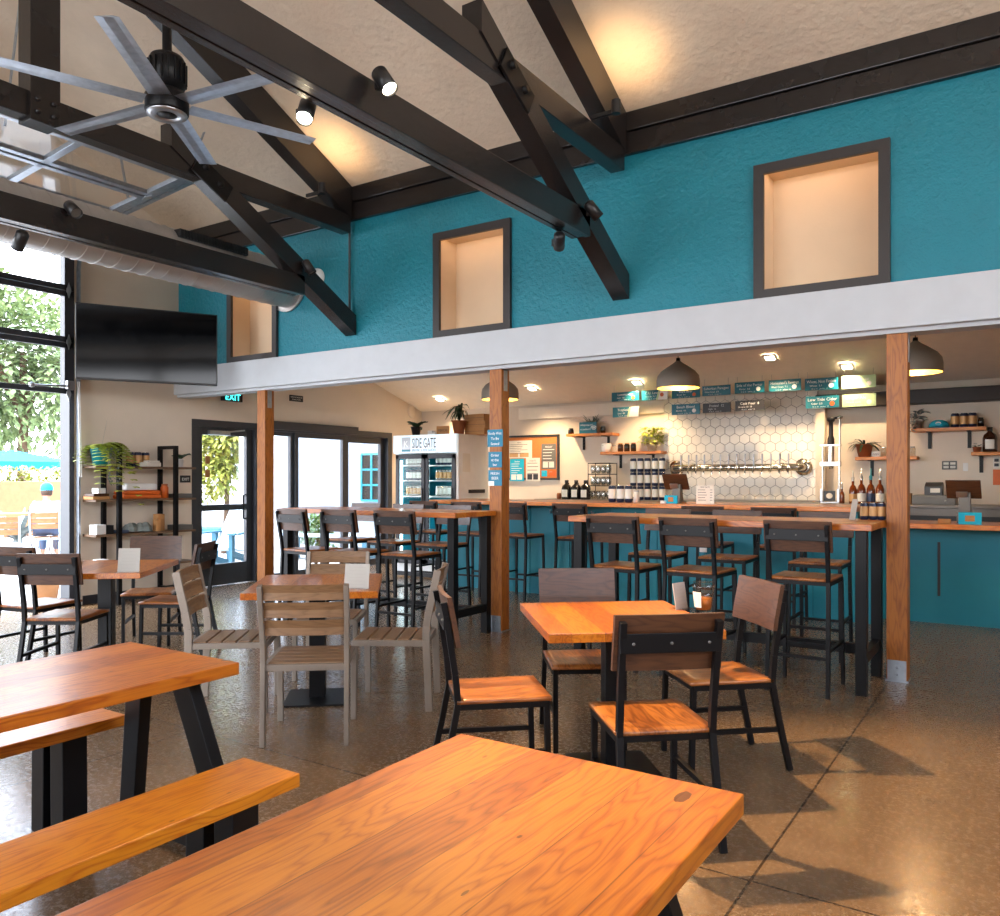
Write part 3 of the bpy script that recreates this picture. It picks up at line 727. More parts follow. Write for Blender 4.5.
square_table((-1.713, 3.622, 0), R(40), .8, .88, 'square orange wood table at centre with a drink cup on it', .40)
square_table((-3.853, 3.716, 0), R(40), .8, .92, 'small square wood table ringed by four slatted chairs', .40)
square_table((-5.93, 3.52, 0), R(40), .8, .98, 'square brown wood table before the ladder shelf at far left', .26)

# ------------------------------------------------------------------ picnic tables and benches
def picnic(loc, ln, wd, label):
    t = thing('plank_table', label, 'table', loc, 0, 'long plank tables with splayed steel legs')
    MB().b2((-wd / 2, -ln / 2, .705), (wd / 2, ln / 2, .75), 0, .004).build('tabletop', 'fir', t)
    for e in (-1, 1):
        y = e * (ln / 2 - .09); o = wd / 2
        for s in (-1, 1):
            MB().bar((s * .13, y, .7), (s * .34, y + e * .09, 0), .1, .05, 0, (0, 1, 0), .004).build('leg', 'black', t)
        MB().b2((-.30, y + e * .08 - .035, .03), (.30, y + e * .08 + .035, .08), 0, .004).build('crossbar', 'black', t)
        MB().b2((-o + .08, y - .05, .69), (o - .08, y + .05, .705)).build('top_plate', 'black', t)
    return t
def bench(loc, ln, wd, label):
    t = thing('plank_bench', label, 'bench', loc, 0, 'orange plank benches')
    MB().b2((-wd / 2, -ln / 2, .405), (wd / 2, ln / 2, .45), 0, .005).build('seat', 'bench', t)
    for e in (-1, 1):
        y = e * (ln / 2 - .2)
        for s in (-1, 1): MB().bar((s * .07, y, .4), (s * .075, y, 0), .09, .1, 0, (0, 1, 0), .004).build('leg', 'black', t)
        b = MB().b2((-wd / 2 + .03, y - .05, .392), (wd / 2 - .03, y + .05, .405))
        b.build('top_plate', 'black', t)
    return t
picnic((-.88, .62, 0), 2.2, .745, 'orange plank table filling the foreground')
picnic((-2.755, .94, 0), 2.0, .68, 'orange plank table at the left edge between two benches')
bench((-2.15, .96, 0), 1.8, .28, 'orange plank bench in the foreground between the two plank tables')
bench((-3.25, 1.03, 0), 1.8, .28, 'orange plank bench on the far side of the left plank table')

# ------------------------------------------------------------------ high tables
def high_table(u0, u1, v0, v1, label):
    t = thing('high_table', label, 'high table', ((u0 + u1) / 2, (v0 + v1) / 2, 0), 0, 'high plank tables on black steel legs')
    hx, hy = (u1 - u0) / 2, (v1 - v0) / 2
    MB().b2((-hx, -hy, 1.082), (hx, hy, 1.127), 0, .004).build('tabletop', 'firX', t)
    for sx in (-1, 1):
        for sy in (-1, 1): MB().b2((sx * (hx - .07) - .035, sy * (hy - .065) - .035, 0), (sx * (hx - .07) + .035, sy * (hy - .065) + .035, 1.082), 0, .003).build('leg', 'black', t)
        MB().b2((sx * (hx - .07) - .025, -hy + .09, .2), (sx * (hx - .07) + .025, hy - .09, .27)).build('stretcher', 'black', t)
    MB().b2((-hx + .09, .02, .2), (hx - .09, .07, .27)).build('stretcher', 'black', t)
    return t
high_table(-3.07, -.85, 5.66, 6.42, 'high plank table on the right beside the right post')
high_table(-6.35, -4.13, 5.58, 6.22, 'high plank table on the left ending at the middle post')

# ------------------------------------------------------------------ the bar
UB = -1.42
t = thing('bar_counter', 'teal fronted bar with a thick fir top, the taller left run', 'bar counter', ((-6.55 + UB) / 2, 8.6, 0))
cx = (-6.55 + UB) / 2
MB().b2((-6.5 - cx, 0, 0), (UB - cx, .12, 1.10)).b2((-6.5 - cx, .12, 0), (-6.4 - cx, .6, 1.1)).b2((UB - .1 - cx, .12, 0), (UB - cx, .6, 1.1)).build('front_panel', 'tealbar', t)
m = MB()
for k in range(10): m.b2((-6.4 + k * .56 - cx, -.012, .0), (-6.32 + k * .56 - cx, 0, 1.1))
m.build('batten', 'tealbar', t)
MB().b2((-6.58 - cx, -.28, 1.10), (UB + .02 - cx, .62, 1.148), 0, .006).build('counter_top', 'barwood', t)
MB().b2((-3.02 - cx, -.02, .62), (-2.94 - cx, -.013, .74)).build('outlet_plate', 'white', t)
hk = MB()
for k in range(9): hk.tube([(-6.0 + k * .56 - cx, 0, 1.02), (-6.0 + k * .56 - cx, -.05, 1.01), (-6.0 + k * .56 - cx, -.06, 1.04)], .009, 6)
hk.build('bag_hook', 'steel', t)
t = thing('bar_counter', 'lower right run of the bar with a fir top and plain teal front', 'bar counter', (.95, 9.0, 0))
MB().b2((UB + .02 - .95, -.0, 0), (UR - .02 - .95, .1, .94)).build('front_panel', 'tealbar', t)
MB().b2((-2.25, -.28, .94), (UR - .02 - .95, .5, .988), 0, .006).build('counter_top', 'barwood', t)
MB().b2((atV(939, 560, 9.0).x - .95 - .012, -.012, .27), (atV(939, 560, 9.0).x - .95 + .012, 0, .8)).build('panel_joint', 'plasticblack', t)
t = thing('back_counter', 'grey steel back counter running under the tiled tap wall', 'counter', (-1.6, 10.75, 0))
MB().b2((-4.6, -.32, 0), (4.6, .33, 1.09)).build('cabinet', 'counter_grey', t)
MB().b2((-4.6, -.38, 1.09), (4.6, .34, 1.12), 0, .004).build('counter_top', 'counter_grey', t)
MB().b2((-3.0, -.33, .15), (4.4, -.322, 1.0)).build('cabinet_front', 'plasticblack', t)

# hex tile field
hx0, hx1, hz0, hz1 = -4.42, -2.31, 1.14, 2.57
m = MB().b2((hx0, VB - .035, hz0), (hx1, VB - .001, hz1), 1)
rad = .079; gw = .0035; dx = rad * math.sqrt(3); row = 0; z = hz0
while z < hz1 + rad:
    x = hx0 + (dx / 2 if row % 2 else 0)
    while x < hx1 + dx / 2:
        p = [(min(max(x + (rad - gw) * math.cos(PI / 6 + k * PI / 3), hx0), hx1), min(max(z + (rad - gw) * math.sin(PI / 6 + k * PI / 3), hz0), hz1)) for k in range(6)]
        if max(q[0] for q in p) - min(q[0] for q in p) > .02 and max(q[1] for q in p) - min(q[1] for q in p) > .02: m.prism(p, VB - .041, VB - .034, 'Y', 0)
        x += dx
    z += rad * 1.5; row += 1
struct(m.build('wall_tile_field', ['tile', 'grout']))
struct(MB().b2((-2.31, VB - .16, 1.14), (-2.2, VB, 2.4)).build('trim_tile_edge', 'wallbeige'))

# tap rail
t = thing('tap_rail', 'long steel beer tap rail with a row of faucets on the hex tile wall', 'beer taps', (-3.35, VB - .2, 1.575))
MB().tube([(-.87, .13, 0), (-.87, .02, 0), (-.84, 0, 0), (.84, 0, 0), (.87, .02, 0), (.87, .13, 0)], .05, 14).build('pipe', 'chrome', t)
for s in (-1, 1): MB().lathe([(0, 0), (.105, 0), (.11, .01), (.11, .025), (.06, .03)], 22, (0, 0, 0), 0, True, Matrix.Translation((s * .87, .155, 0)) @ Matrix.Rotation(PI / 2, 4, 'X')).build('flange', 'chrome', t)
for k in range(14):
    x = -.72 + k * .112; m = MB()
    m.tube([(x, -.04, 0), (x, -.1, 0)], .018, 10); m.tube([(x, -.1, .01), (x, -.13, -.04), (x, -.13, -.09)], .011, 8)
    tp = m.build('faucet', 'chrome', t)
    MB().lathe([(.006, .02), (.008, .05), (.012, .09), (.012, .17), (.009, .18), (0, .18)], 10, (x, -.1, 0)).build('tap_handle', 'steel', tp)
m = MB()
for s in (-.6, 0, .6): m.lathe([(.054, -.02), (.058, -.02), (.058, .02), (.054, .02)], 16, (0, 0, 0), 0, True, Matrix.Translation((s + .03, 0, 0)) @ Matrix.Rotation(PI / 2, 4, 'Y'))
m.build('pipe_collar', 'chrome', t)

# menu boards (each hung on wires from the ceiling in front of the tile wall)
boards = [(612, 392, 639, 401, 'Lawnmower', 'Lager  4.8', 0, 'teal menu board at the far left of the upper row', 1),
          (642, 390, 668, 400, 'C.U. Love', 'Pale ale  5.2', 1, 'teal and white menu board second in the upper row, left of the pendant', 1),
          (672, 389, 700, 398, 'Dark Beer', 'Brown  5.6', 0, 'teal menu board behind the pendant in the upper row', 2),
          (702.5, 385.5, 730.5, 395.5, 'Suburban Paragon', 'West Coast  6.8', 0, 'teal menu board just right of the middle pendant', 0),
          (735, 382, 764.5, 393, 'Side of the Porter', 'Porter  5.8', 0, 'teal menu board in the upper row above the black price boards', 3),
          (769, 379.5, 801, 391, "Homestead's Revenge", 'West Coast  7.1', 0, 'teal menu board third from the right in the upper row', 3),
          (805, 378, 838, 390, 'Wheat, Non Fiction', 'Wheat  5.1', 0, 'teal menu board second from the right in the upper row', 3),
          (842, 375.5, 876, 388, 'Tropical Haze', 'Hazy  6.6', 2, 'pale green and teal menu board at the right end of the upper row', 4),
          (613, 407, 639, 417, 'Tropical', 'Sour  4.9', 1, 'teal and white menu board at the far left of the lower row', 0),
          (672, 404, 700, 414.5, 'Beach Blond', 'Blonde  4.6', 0, 'teal menu board in the lower row beside the black boards', 3),
          (703, 403, 731, 412.5, 'Pretzel  12', 'Flight  16', 3, 'black price board on the left of its pair', 0),
          (735.5, 400.5, 764.5, 410.5, 'Cask Pour  8', 'Growler fill  18', 3, 'black price board on the right of its pair', 0),
          (806, 396, 839, 408, 'Low Tide Cider', 'Cider  5.5', 0, 'teal menu board with an orange picture near the tile edge, lower row', 2),
          (842.5, 394, 876, 406.5, 'Ginger Ale', 'House soda', 2, 'pale green menu board at the right end of the lower row', 4)]
VM = 10.5
for (x0, y0, x1, y1, a, b, st, lab, pic) in boards:
    p = atV(x0, y0, VM); q = atV(x1, y1, VM); zz0 = (atV((x0 + x1) / 2, y0, VM).z); zz1 = atV((x0 + x1) / 2, y1, VM).z
    w_, h_ = q.x - p.x, zz0 - zz1; cxx, cz = (p.x + q.x) / 2, (zz0 + zz1) / 2
    t = thing('menu_board', lab, 'menu board', (cxx, VM, cz - h_ / 2), 0, 'hanging menu boards over the bar')
    y = -.012; m = MB().b2((-w_ / 2, -.01, 0), (w_ / 2, .004, h_))
    mats = [('sign_teal', 'sign_teal', 'sign_green', 'sign_black')[st], 'ink', 'sign_green', 'orange']
    if st == 1: m.prism([(w_ * .12, 0), (w_ * .5, 0), (w_ * .5, h_), (w_ * .22, h_)], -.0115, -.01, 'Y', 1); m.prism([(w_ * .05, 0), (w_ * .12, 0), (w_ * .22, h_), (w_ * .15, h_)], -.0112, -.01, 'Y', 2)  # white and green wedges paint the washed-out glare of the downlights
    if st == 2: m.prism([(w_ * .28, 0), (w_ * .5, 0), (w_ * .5, h_), (w_ * .1, h_)], -.0115, -.01, 'Y', 3 if False else 0); mats[0] = 'sign_green'  # whole board coloured pale green for the downlight glare
    lx = -w_ * .08 if pic else 0; ink = 1
    m.text(a, (0 if st in (0, 3) else -w_ * .1, y, h_ * .6), h_ * .36, XD, ZD, ink, w_ * (.88 if st != 1 else .6))
    m.text(b, (-w_ * .16, y, h_ * .3), h_ * .22, XD, ZD, ink, w_ * .5)
    m.text('16 oz  8    pitcher  22', (-w_ * .05, y, h_ * .07), h_ * .15, XD, ZD, ink, w_ * .8)
    if pic and st != 1:
        m.lathe([(0, 0), (h_ * .2, 0)], 14, (0, 0, 0), {2: 3, 3: 1, 4: 1}.get(pic, 3), False, Matrix.Translation((w_ * .3, -.0125, h_ * .34)) @ Matrix.Rotation(PI / 2, 4, 'X'))
    elif pic: m.lathe([(0, 0), (h_ * .2, 0)], 14, (0, 0, 0), 3, False, Matrix.Translation((w_ * .28, -.0125, h_ * .5)) @ Matrix.Rotation(PI / 2, 4, 'X'))
    m.build('board', mats, t)
    top = 2.57 + .3355 * (VB - VM) - (cz - h_ / 2) - .02
    if boards.index((x0, y0, x1, y1, a, b, st, lab, pic)) >= 8: top = h_ + .035
    MB().tube([(-w_ * .42, 0, h_), (-w_ * .42, 0, top)], .002, 4).tube([(w_ * .42, 0, h_), (w_ * .42, 0, top)], .002, 4).build('hanging_wire', 'steel', t)

# pendants
for u, lab in ((-2.95, 'taupe dome pendant lamp over the bar, middle of three'), (-5.09, 'taupe dome pendant lamp half hidden behind the middle post'), (-.82, 'taupe dome pendant lamp right of the right post')):
    t = thing('pendant_lamp', lab, 'pendant lamp', (u, 7.75, 2.335), 0, 'taupe pendants over the bar')
    o = [(.214, 0), (.214, .07), (.205, .12), (.17, .165), (.1, .215), (.045, .25), (.022, .27)]
    MB().lathe(o, 32).lathe([(.214, 0), (.208, 0)], 32).build('lamp_shade', 'pend_out', t)
    MB().lathe([(r - .007, z - .003) for r, z in o], 32).build('shade_lining', 'pend_in', t)
    MB().lathe([(0, .07), (.035, .085), (.045, .115), (.03, .15), (.018, .17), (.018, .2)], 14).build('bulb', 'bulb', t)
    zc = 2.57 + .3355 * (VB - 7.75) - 2.335
    MB().lathe([(.022, .265), (.02, .3), (0, .3)], 12).tube([(0, 0, .3), (0, 0, zc - .03)], .004, 6).lathe([(.06, zc - .04), (.06, zc)], 16).build('cord', 'black', t)

# recessed downlights in the bar ceiling
for k, (x, y) in enumerate(((440, 399), (532, 388), (637, 382), (770, 357), (847, 366))):
    r = ray(x, y); s = (2.57 + .3355 * VB - EYE) / (r[2] + .3355 * r[1]); p = Vector((r[0] * s, r[1] * s, EYE + r[2] * s - .004))
    lab = ('recessed ceiling light above the drinks cooler', 'recessed ceiling light right of the middle post', 'recessed ceiling light left of the middle pendant', 'recessed ceiling light right of the middle pendant', 'recessed ceiling light above the last menu boards')[k]
    t = thing('recessed_light', lab, 'ceiling light', p, 0, 'recessed lights in the bar ceiling')
    t.rotation_euler = (-math.atan(.3355), 0, 0)
    MB().b2((-.085, -.085, -.014), (-.055, .085, 0)).b2((.055, -.085, -.014), (.085, .085, 0)).b2((-.055, -.085, -.014), (.055, -.055, 0)).b2((-.055, .055, -.014), (.055, .085, 0)).build('trim_ring', 'white', t)
    MB().b2((-.055, -.055, -.006), (.055, .055, -.001)).build('lens', 'canlamp', t)
    li = bpy.data.lights.new('can', 'SPOT'); li.energy = 62; li.color = (1, .7, .4); li.spot_size = R(108); li.spot_blend = .7; li.shadow_soft_size = .05
    lo = bpy.data.objects.new('recessed_beam', li); COL.objects.link(lo); lo.parent = t; lo.location = (0, 0, -.05)
    lo.rotation_euler = (math.atan(.3355) + R(12), 0, 0)
for u in (-2.95, -5.09, -.82):
    li = bpy.data.lights.new('pend', 'POINT'); li.energy = 9; li.color = (1, .72, .4); li.shadow_soft_size = .05
    lo = bpy.data.objects.new('pendant_glow', li); COL.objects.link(lo); lo.location = (u, 7.75, 2.38)

# ------------------------------------------------------------------ drinks cooler
FX0, FX1, FY, FH = -7.77, -6.63, 9.02, 2.05
t = thing('drinks_cooler', 'white two-door glass-front drinks cooler with a lit header sign', 'refrigerator', ((FX0 + FX1) / 2, FY, 0))
fw = FX1 - FX0; h = fw / 2
b = MB().b2((-h, .021, .08), (-h + .05, .76, FH)).b2((h - .05, .021, .08), (h, .76, FH)).b2((-h + .05, .021, FH - .06), (h - .05, .72, FH)).b2((-h + .05, .021, .08), (h - .05, .72, .2))
b.b2((-h + .05, .72, .08), (h - .05, .76, FH)).build('cabinet', 'white', t)
for s in (-1, 1): MB().b2((s * (h - .0545) - .003, .06, .2), (s * (h - .0545) + .003, .69, FH - .3)).build('side_liner', 'tealpaint', t)
MB().b2((-h + .055, .7, .2), (h - .055, .718, FH - .3)).build('back_liner', 'tealpaint', t)
MB().b2((-h + .04, .0, .02), (h - .04, .06, .08)).build('kick_grille', 'plasticblack', t)
hd = MB().b2((-h, -.03, FH - .26), (h, .02, FH), 0, .004)
hd.text('SIDE GATE', (.0, -.032, FH - .185), .2, XD, ZD, 1, .43)
hd.text('BREWERY & BEER GARDEN', (.0, -.032, FH - .235), .05, XD, ZD, 2, .43)
hd.b2((-.41, -.032, FH - .235), (-.25, -.03, FH - .03), 4); hd.text('K', (-.33, -.0335, FH - .17), .13, XD, ZD, 3)
hd.b2((-.41, -.0325, FH - .235), (-.25, -.03, FH - .205), 2)
hd.build('header_sign', ['header', 'inkdark', 'tealpaint', 'ink', 'steel'], t)
for s in (-1, 1):
    x0, x1 = (-h + .04, 0.0) if s < 0 else (0.0, h - .04); y0 = -.025 if s < 0 else -.01
    d = MB(); f_ = .055
    d.b2((x0, y0, .2), (x0 + f_, y0 + .03, FH - .28)); d.b2((x1 - f_, y0, .2), (x1, y0 + .03, FH - .28)); d.b2((x0, y0, FH - .34), (x1, y0 + .03, FH - .28)); d.b2((x0, y0, .2), (x1, y0 + .03, .27))
    o = d.build('door', 'frame', t)
    MB().b2((x0 + f_, y0 + .012, .27), (x1 - f_, y0 + .018, FH - .34)).build('pane', 'fridgeglass', o)
    hx_ = x1 - .035 if s < 0 else x1 - .04
    MB().b2((hx_ - .01, y0 - .02, .9), (hx_ + .01, y0, 1.3), 0, .004).build('handle', 'plasticblack', o)
SHZ = (1.62, 1.40, 1.17, .9)
for z in SHZ: MB().b2((-h + .055, .1, z - .012), (h - .055, .68, z)).build('rack', 'white', t)
for x in (-h + .075, h - .075, 0): MB().b2((x - .012, .05, .25), (x + .012, .075, FH - .36)).build('lamp_strip', 'cool', t)
MB().b2((h + .001, .12, 1.52), (h + .004, .3, 1.78)).build('notice_sheet', 'paper', t)
MB().b2((h + .001, .26, 1.22), (h + .012, .66, 1.27)).build('vent_grille', 'plasticblack', t)
OR = ('first', 'second', 'third', 'fourth', 'fifth', 'sixth', 'seventh', 'eighth', 'ninth', 'tenth', 'eleventh', 'twelfth', 'thirteenth', 'fourteenth')
def can_proto(label, loc, r, hh, mats, group, cat='can', name='beverage_can', lab_z=(.22, .78)):
    t = thing(name, label, cat, loc, 0, group)
    MB().lathe([(0, 0), (r * .8, 0), (r, .06 * hh), (r, .9 * hh), (r * .82, .97 * hh), (r * .82, hh), (r * .74, hh), (r * .74, .985 * hh), (0, .985 * hh)], 14).build('can_body', mats[0], t)
    MB().lathe([(r + .0006, lab_z[0] * hh), (r + .0006, lab_z[1] * hh)], 14).build('can_label', mats[1], t)
    if len(mats) > 2: MB().lathe([(r * .82, .972 * hh), (r * .84, hh), (0, hh * 1.001)], 14).build('can_lid', mats[2], t)
    return t
protos = {}
cfg = {0: ('chrome', 'label_white'), 1: ('navy', 'label_white'), 2: ('chrome', 'gold')}
for r_, z in enumerate(SHZ[:3]):
    for k in range(14):
        x = -h + .12 + (fw - .24) * k / 13
        if abs(x) < .045: continue
        lab = 'drink can in the cooler, %s from the left on the %s shelf' % (OR[k], ('top', 'middle', 'lowest visible')[r_])
        loc = ((FX0 + FX1) / 2 + x, FY + .16, z + .0005); ci = (r_ + (k // 7)) % 3
        if ci not in protos: protos[ci] = can_proto(lab, loc, .031, .15, cfg[ci], 'cans in the drinks cooler')
        else: dup(protos[ci], loc, 0, lab)

# plants
def pot_lathe(r0, r1, hh): return [(0, 0), (r0, 0), (r1, hh * .9), (r1 * 1.08, hh * .9), (r1 * 1.08, hh), (r1 * .92, hh), (r1 * .88, hh * .86), (0, hh * .86)]
def potted(name, label, loc, r0, r1, hh, pot, leaves, lm, group=None, cat='potted plant', ymax=9., xmax=9., zmin=-9.):
    t = thing(name, label, cat, loc, 0, group)
    MB().lathe(pot_lathe(r0, r1, hh), 18).build('pot', pot, t)
    m = MB(); leaves(m, hh * .86); m.v = [(min(x, xmax), min(y, ymax), max(z, zmin)) for x, y, z in m.v]; m.build('foliage', lm, t); return t
def blades(n, ln, w, up=.9, droop=.5, seed=1):
    def f(m, z):
        rr = random.Random(seed)
        for k in range(n):
            a = 2 * PI * k / n + rr.uniform(-.3, .3); e = rr.uniform(up * .5, up * 1.4)
            m.leaf((math.cos(a) * .012, math.sin(a) * .012, z), (math.cos(a), math.sin(a), e), ln * rr.uniform(.7, 1.15), w, 0, droop * rr.uniform(.6, 1.4), 5)
    return f
def bushy(n, rad, hgt, ln, w, seed=1, ctr=(0, 0)):
    def f(m, z):
        rr = random.Random(seed)
        for k in range(n):
            a = rr.uniform(0, 2 * PI); q = rad * math.sqrt(rr.random()); hh = rr.uniform(0, hgt)
            m.leaf((ctr[0] + q * math.cos(a), ctr[1] + q * math.sin(a), z + hh), (math.cos(a) + rr.uniform(-.5, .5), math.sin(a) + rr.uniform(-.5, .5), rr.uniform(-.3, .8)), ln * rr.uniform(.6, 1.2), w, 0, .3, 2)
    return f
fy = FY + .25
def onV(x, v, z): 
    p = atV(x, 479, v); return (p.x, v, z)
def broad(m, z):
    rr = random.Random(3)
    for k in range(11):
        a = rr.uniform(0, 2 * PI); m.leaf((0, 0, z), (math.cos(a), math.sin(a), rr.uniform(.2, 1.3)), .24 * rr.uniform(.6, 1.1), .1, 0, .3, 4)
potted('potted_plant', 'small broad-leaved plant in a dark pot on the left of the drinks cooler top', onV(416, fy, FH + .001), .05, .075, .14, 'plasticblack', broad, 'leaf_dark')
def dracaena(m, z):
    rr = random.Random(5)
    m.tube([(0, 0, z - .02), (.01, 0, z + .14)], .015, 6)
    for k in range(34):
        a = rr.uniform(0, 2 * PI); m.leaf((.01, 0, z + .05 + .18 * rr.random()), (math.cos(a), math.sin(a), rr.uniform(.3, 1.8)), .32 * rr.uniform(.6, 1.2), .04, 0, rr.uniform(.5, 1.5), 5)
potted('potted_plant', 'tall strappy plant in a terracotta pot on the drinks cooler', onV(459, fy, FH + .001), .07, .1, .2, 'terracotta', dracaena, 'leaf_dark', xmax=.06, zmin=.19)
p = onV(443, fy - .05, FH + .001)
m = MB().b2((-.11, -.012, 0), (.11, .012, .13), 0, .004).text('MERCH', (0, -.0135, .05), .05, XD, ZD, 1, .16)
tag(m.build('wooden_sign', ['card', 'inkdark'], None, p), 'small cardboard coloured sign on top of the drinks cooler', 'sign')
p = onV(432, fy - .05, FH + .001)
tag(MB().b2((-.05, -.04, 0), (.03, .04, .07), 0, .004).b2((.035, -.03, 0), (.07, .03, .05), 0, .004).build('small_box', 'white', None, p), 'little white box between the plants on the drinks cooler', 'box')
for k, (dz, hh, ww) in enumerate(((0, .1, .34), (.101, .09, .34), (.192, .1, .36))):
    p = onV(480.5, fy + .27, FH + .001 + dz)
    m = MB().b2((-ww / 2, -.15, 0), (ww / 2, .15, hh), 0, .003).b2((-ww / 2, -.1505, hh * .47), (ww / 2, -.1495, hh * .5), 1)
    tag(m.build('cardboard_box', ['card', 'inkdark'], None, p, R((0, 3, -4)[k])), ('lowest', 'middle', 'topmost')[k] + ' cardboard box of the stack on the drinks cooler', 'box', 'cardboard boxes on the cooler')
# round clock-like disc and sensor on the left wall above the cooler
tag(MB().lathe([(0, .02), (.1, .02), (.12, .005), (.12, 0)], 22, (0, 0, 0), 0, True, Matrix.Translation(atU(412, 411.5, UL + .001)) @ Matrix.Rotation(PI / 2, 4, 'Y')).build('wall_disc', 'wallbeige'), 'pale round fixture on the left wall above the drinks cooler', 'wall fixture')

# notice board
a = atV(505, 438, VB); b = atV(558, 478, VB)
t = thing('notice_board', 'cork notice board in a grey frame on the back wall', 'notice board', ((a.x + b.x) / 2, VB - .02, b.z)); ww, hh = b.x - a.x, a.z - b.z
MB().b2((-ww / 2, -.005, 0), (ww / 2, .018, hh)).build('cork_panel', 'cork', t)
MB().b2((-ww / 2 - .03, -.02, -.03), (-ww / 2, .018, hh + .03)).b2((ww / 2, -.02, -.03), (ww / 2 + .03, .018, hh + .03)).b2((-ww / 2, -.02, hh), (ww / 2, .018, hh + .03)).b2((-ww / 2, -.02, -.03), (ww / 2, .018, 0)).build('frame', 'frame', t)
def sheet(name, label, x0, y0, x1, y1, mats, lines, v=VB - .0268, hd=None):
    if y1 > 480: v = VB - .0425
    a = atV(x0, y0, v); b = atV(x1, y1, v); w_ = b.x - a.x; h_ = a.z - b.z
    m = MB().b2((-w_ / 2, -.0015, 0), (w_ / 2, .0015, h_))
    rr = random.Random(len(label))
    if hd: m.text(hd, (0, -.0025, h_ * .84), h_ * .1, XD, ZD, 1, w_ * .8)
    for k in range(lines): 
        z = h_ * (.76 - .6 * k / max(1, lines)); m.b2((-w_ * .4, -.0021, z), (w_ * rr.uniform(0, .4), -.0015, z + h_ * .022), 1)
    for k in range(2 if len(mats) > 2 else 0): m.b2((-w_ * .4 + k * w_ * .42, -.0021, h_ * .06), (-w_ * .05 + k * w_ * .42, -.0015, h_ * .3), 2)
    return tag(m.build(name, mats, None, ((a.x + b.x) / 2, v, b.z)), label, 'poster', 'papers on the notice board')
sheet('poster', 'white printed sheet with brown pictures at the upper left of the notice board', 507, 441, 532, 458, ['paper', 'inkdark', 'gold'], 6, hd='MENU')
sheet('poster', 'turquoise poster low on the notice board beside the middle post', 510, 459, 524, 481, ['umbrella', 'ink', 'ink'], 6, hd='TRIVIA')
sheet('poster', 'cream sheet with two dark pictures at the bottom of the notice board', 526, 458, 540, 481, ['paper', 'inkdark', 'inkdark'], 4, hd='EVENTS')
sheet('poster', 'tall brown photo poster on the right of the notice board', 541.5, 444, 556, 469, ['greyplastic', 'ink', 'paper'], 5, hd='FRIDAY')
sheet('poster', 'small orange card at the bottom right of the notice board', 548.5, 470.5, 556, 476.5, ['orange', 'ink'], 1)
sheet('poster', 'small turquoise card at the bottom right of the notice board', 541.5, 470.5, 547, 476.5, ['umbrella', 'ink'], 1)

# wall shelves behind the bar
def wshelf(x0, y0, x1, label, dep=.26, v=VB):
    a = atV(x0, y0, v - dep); b = atV(x1, y0, v - dep)
    t = thing('wall_shelf', label, 'shelf', ((a.x + b.x) / 2, v, a.z)); w_ = b.x - a.x
    MB().b2((-w_ / 2, -dep, -.04), (w_ / 2, -.002, 0), 0, .004).build('shelf_board', 'shelfwood', t)
    for s in (-1, 1):
        x = s * w_ * .27
        MB().b2((x - .02, -.014, -.24), (x + .02, -.002, -.04)).b2((x - .02, -dep + .03, -.05), (x + .02, -.002, -.04)).build('bracket', 'black', t)
    return t, a.x, b.x, a.z
A_ = wshelf(566, 434, 612, 'fir wall shelf with the teal wifi sign, upper left of the bar')
B_ = wshelf(600, 452, 661, 'fir wall shelf with jars and a flowering plant, left of the tile wall')
C_ = wshelf(855, 457, 917, 'fir wall shelf with a potted plant, passing behind the right post')
D_ = wshelf(911, 428.5, 986, 'fir wall shelf holding the turquoise cap and three cans')
E_ = wshelf(971, 452, 1012, 'fir wall shelf at the right frame edge holding the amber growler')
def onS(S, x, back=.13): p = atV(x, 479, VB - back); return (p.x, VB - back, S[3] + .001)
potted('potted_plant', 'spiky air plant in a dark bowl on the shelf behind the wifi sign', onS(A_, 592, .085), .05, .07, .1, 'plasticblack', blades(30, .4, .016, 1.3, .4, 2), 'leaf_dark', ymax=.07, zmin=.18)
w_ = .29; m = MB().b2((-w_ / 2, -.006, 0), (w_ / 2, .006, .17)).text('sidegateguest', (-.02, -.0075, .115), .04, XD, ZD, 1, .24).text('no password', (-.04, -.0075, .05), .04, XD, ZD, 1, .17)
for k in range(3):
    r0 = .022 + k * .022; pts = [(math.cos(a) * r0, math.sin(a) * r0) for a in [R(45 + 90 * i / 8) for i in range(9)]] + [(math.cos(a) * (r0 + .011), math.sin(a) * (r0 + .011)) for a in [R(135 - 90 * i / 8) for i in range(9)]]
    m.prism([(.1 + x, .035 + z) for x, z in pts], -.008, -.006, 'Y', 1)
tag(m.build('wifi_sign', ['sign_teal', 'ink'], None, onS(A_, 588, .22)), 'teal wifi sign standing on the upper left bar shelf', 'sign')
def jar(name, label, loc, r, hh, mat, lid, group, cat='jar'):
    t = thing(name, label, cat, loc, 0, group)
    MB().lathe([(0, 0), (r, 0), (r, hh * .75), (r * .75, hh * .88), (r * .75, hh * .9)], 14).build('jar_body', mat, t)
    MB().lathe([(r * .8, hh * .88), (r * .8, hh), (0, hh)], 14).build('lid', lid, t); return t
jar('jar', 'dark little jar left of the wifi sign', onS(A_, 571), .045, .09, 'blackglass', 'plasticblack', 'jars on the bar shelves')
jar('jar', 'dark little jar right of the wifi sign', onS(A_, 603), .04, .11, 'blackglass', 'steel', 'jars on the bar shelves')
t = thing('planter_cup', 'white cup with a small succulent on the lower left bar shelf', 'planter', onS(B_, 606.5))
MB().lathe([(0, 0), (.06, 0), (.075, .04), (.075, .12), (.066, .13), (.062, .1), (0, .1)], 18).build('cup', 'white', t)
m = MB(); blades(9, .09, .025, .8, .5, 4)(m, .1); m.build('foliage', 'leaf_grey', t)
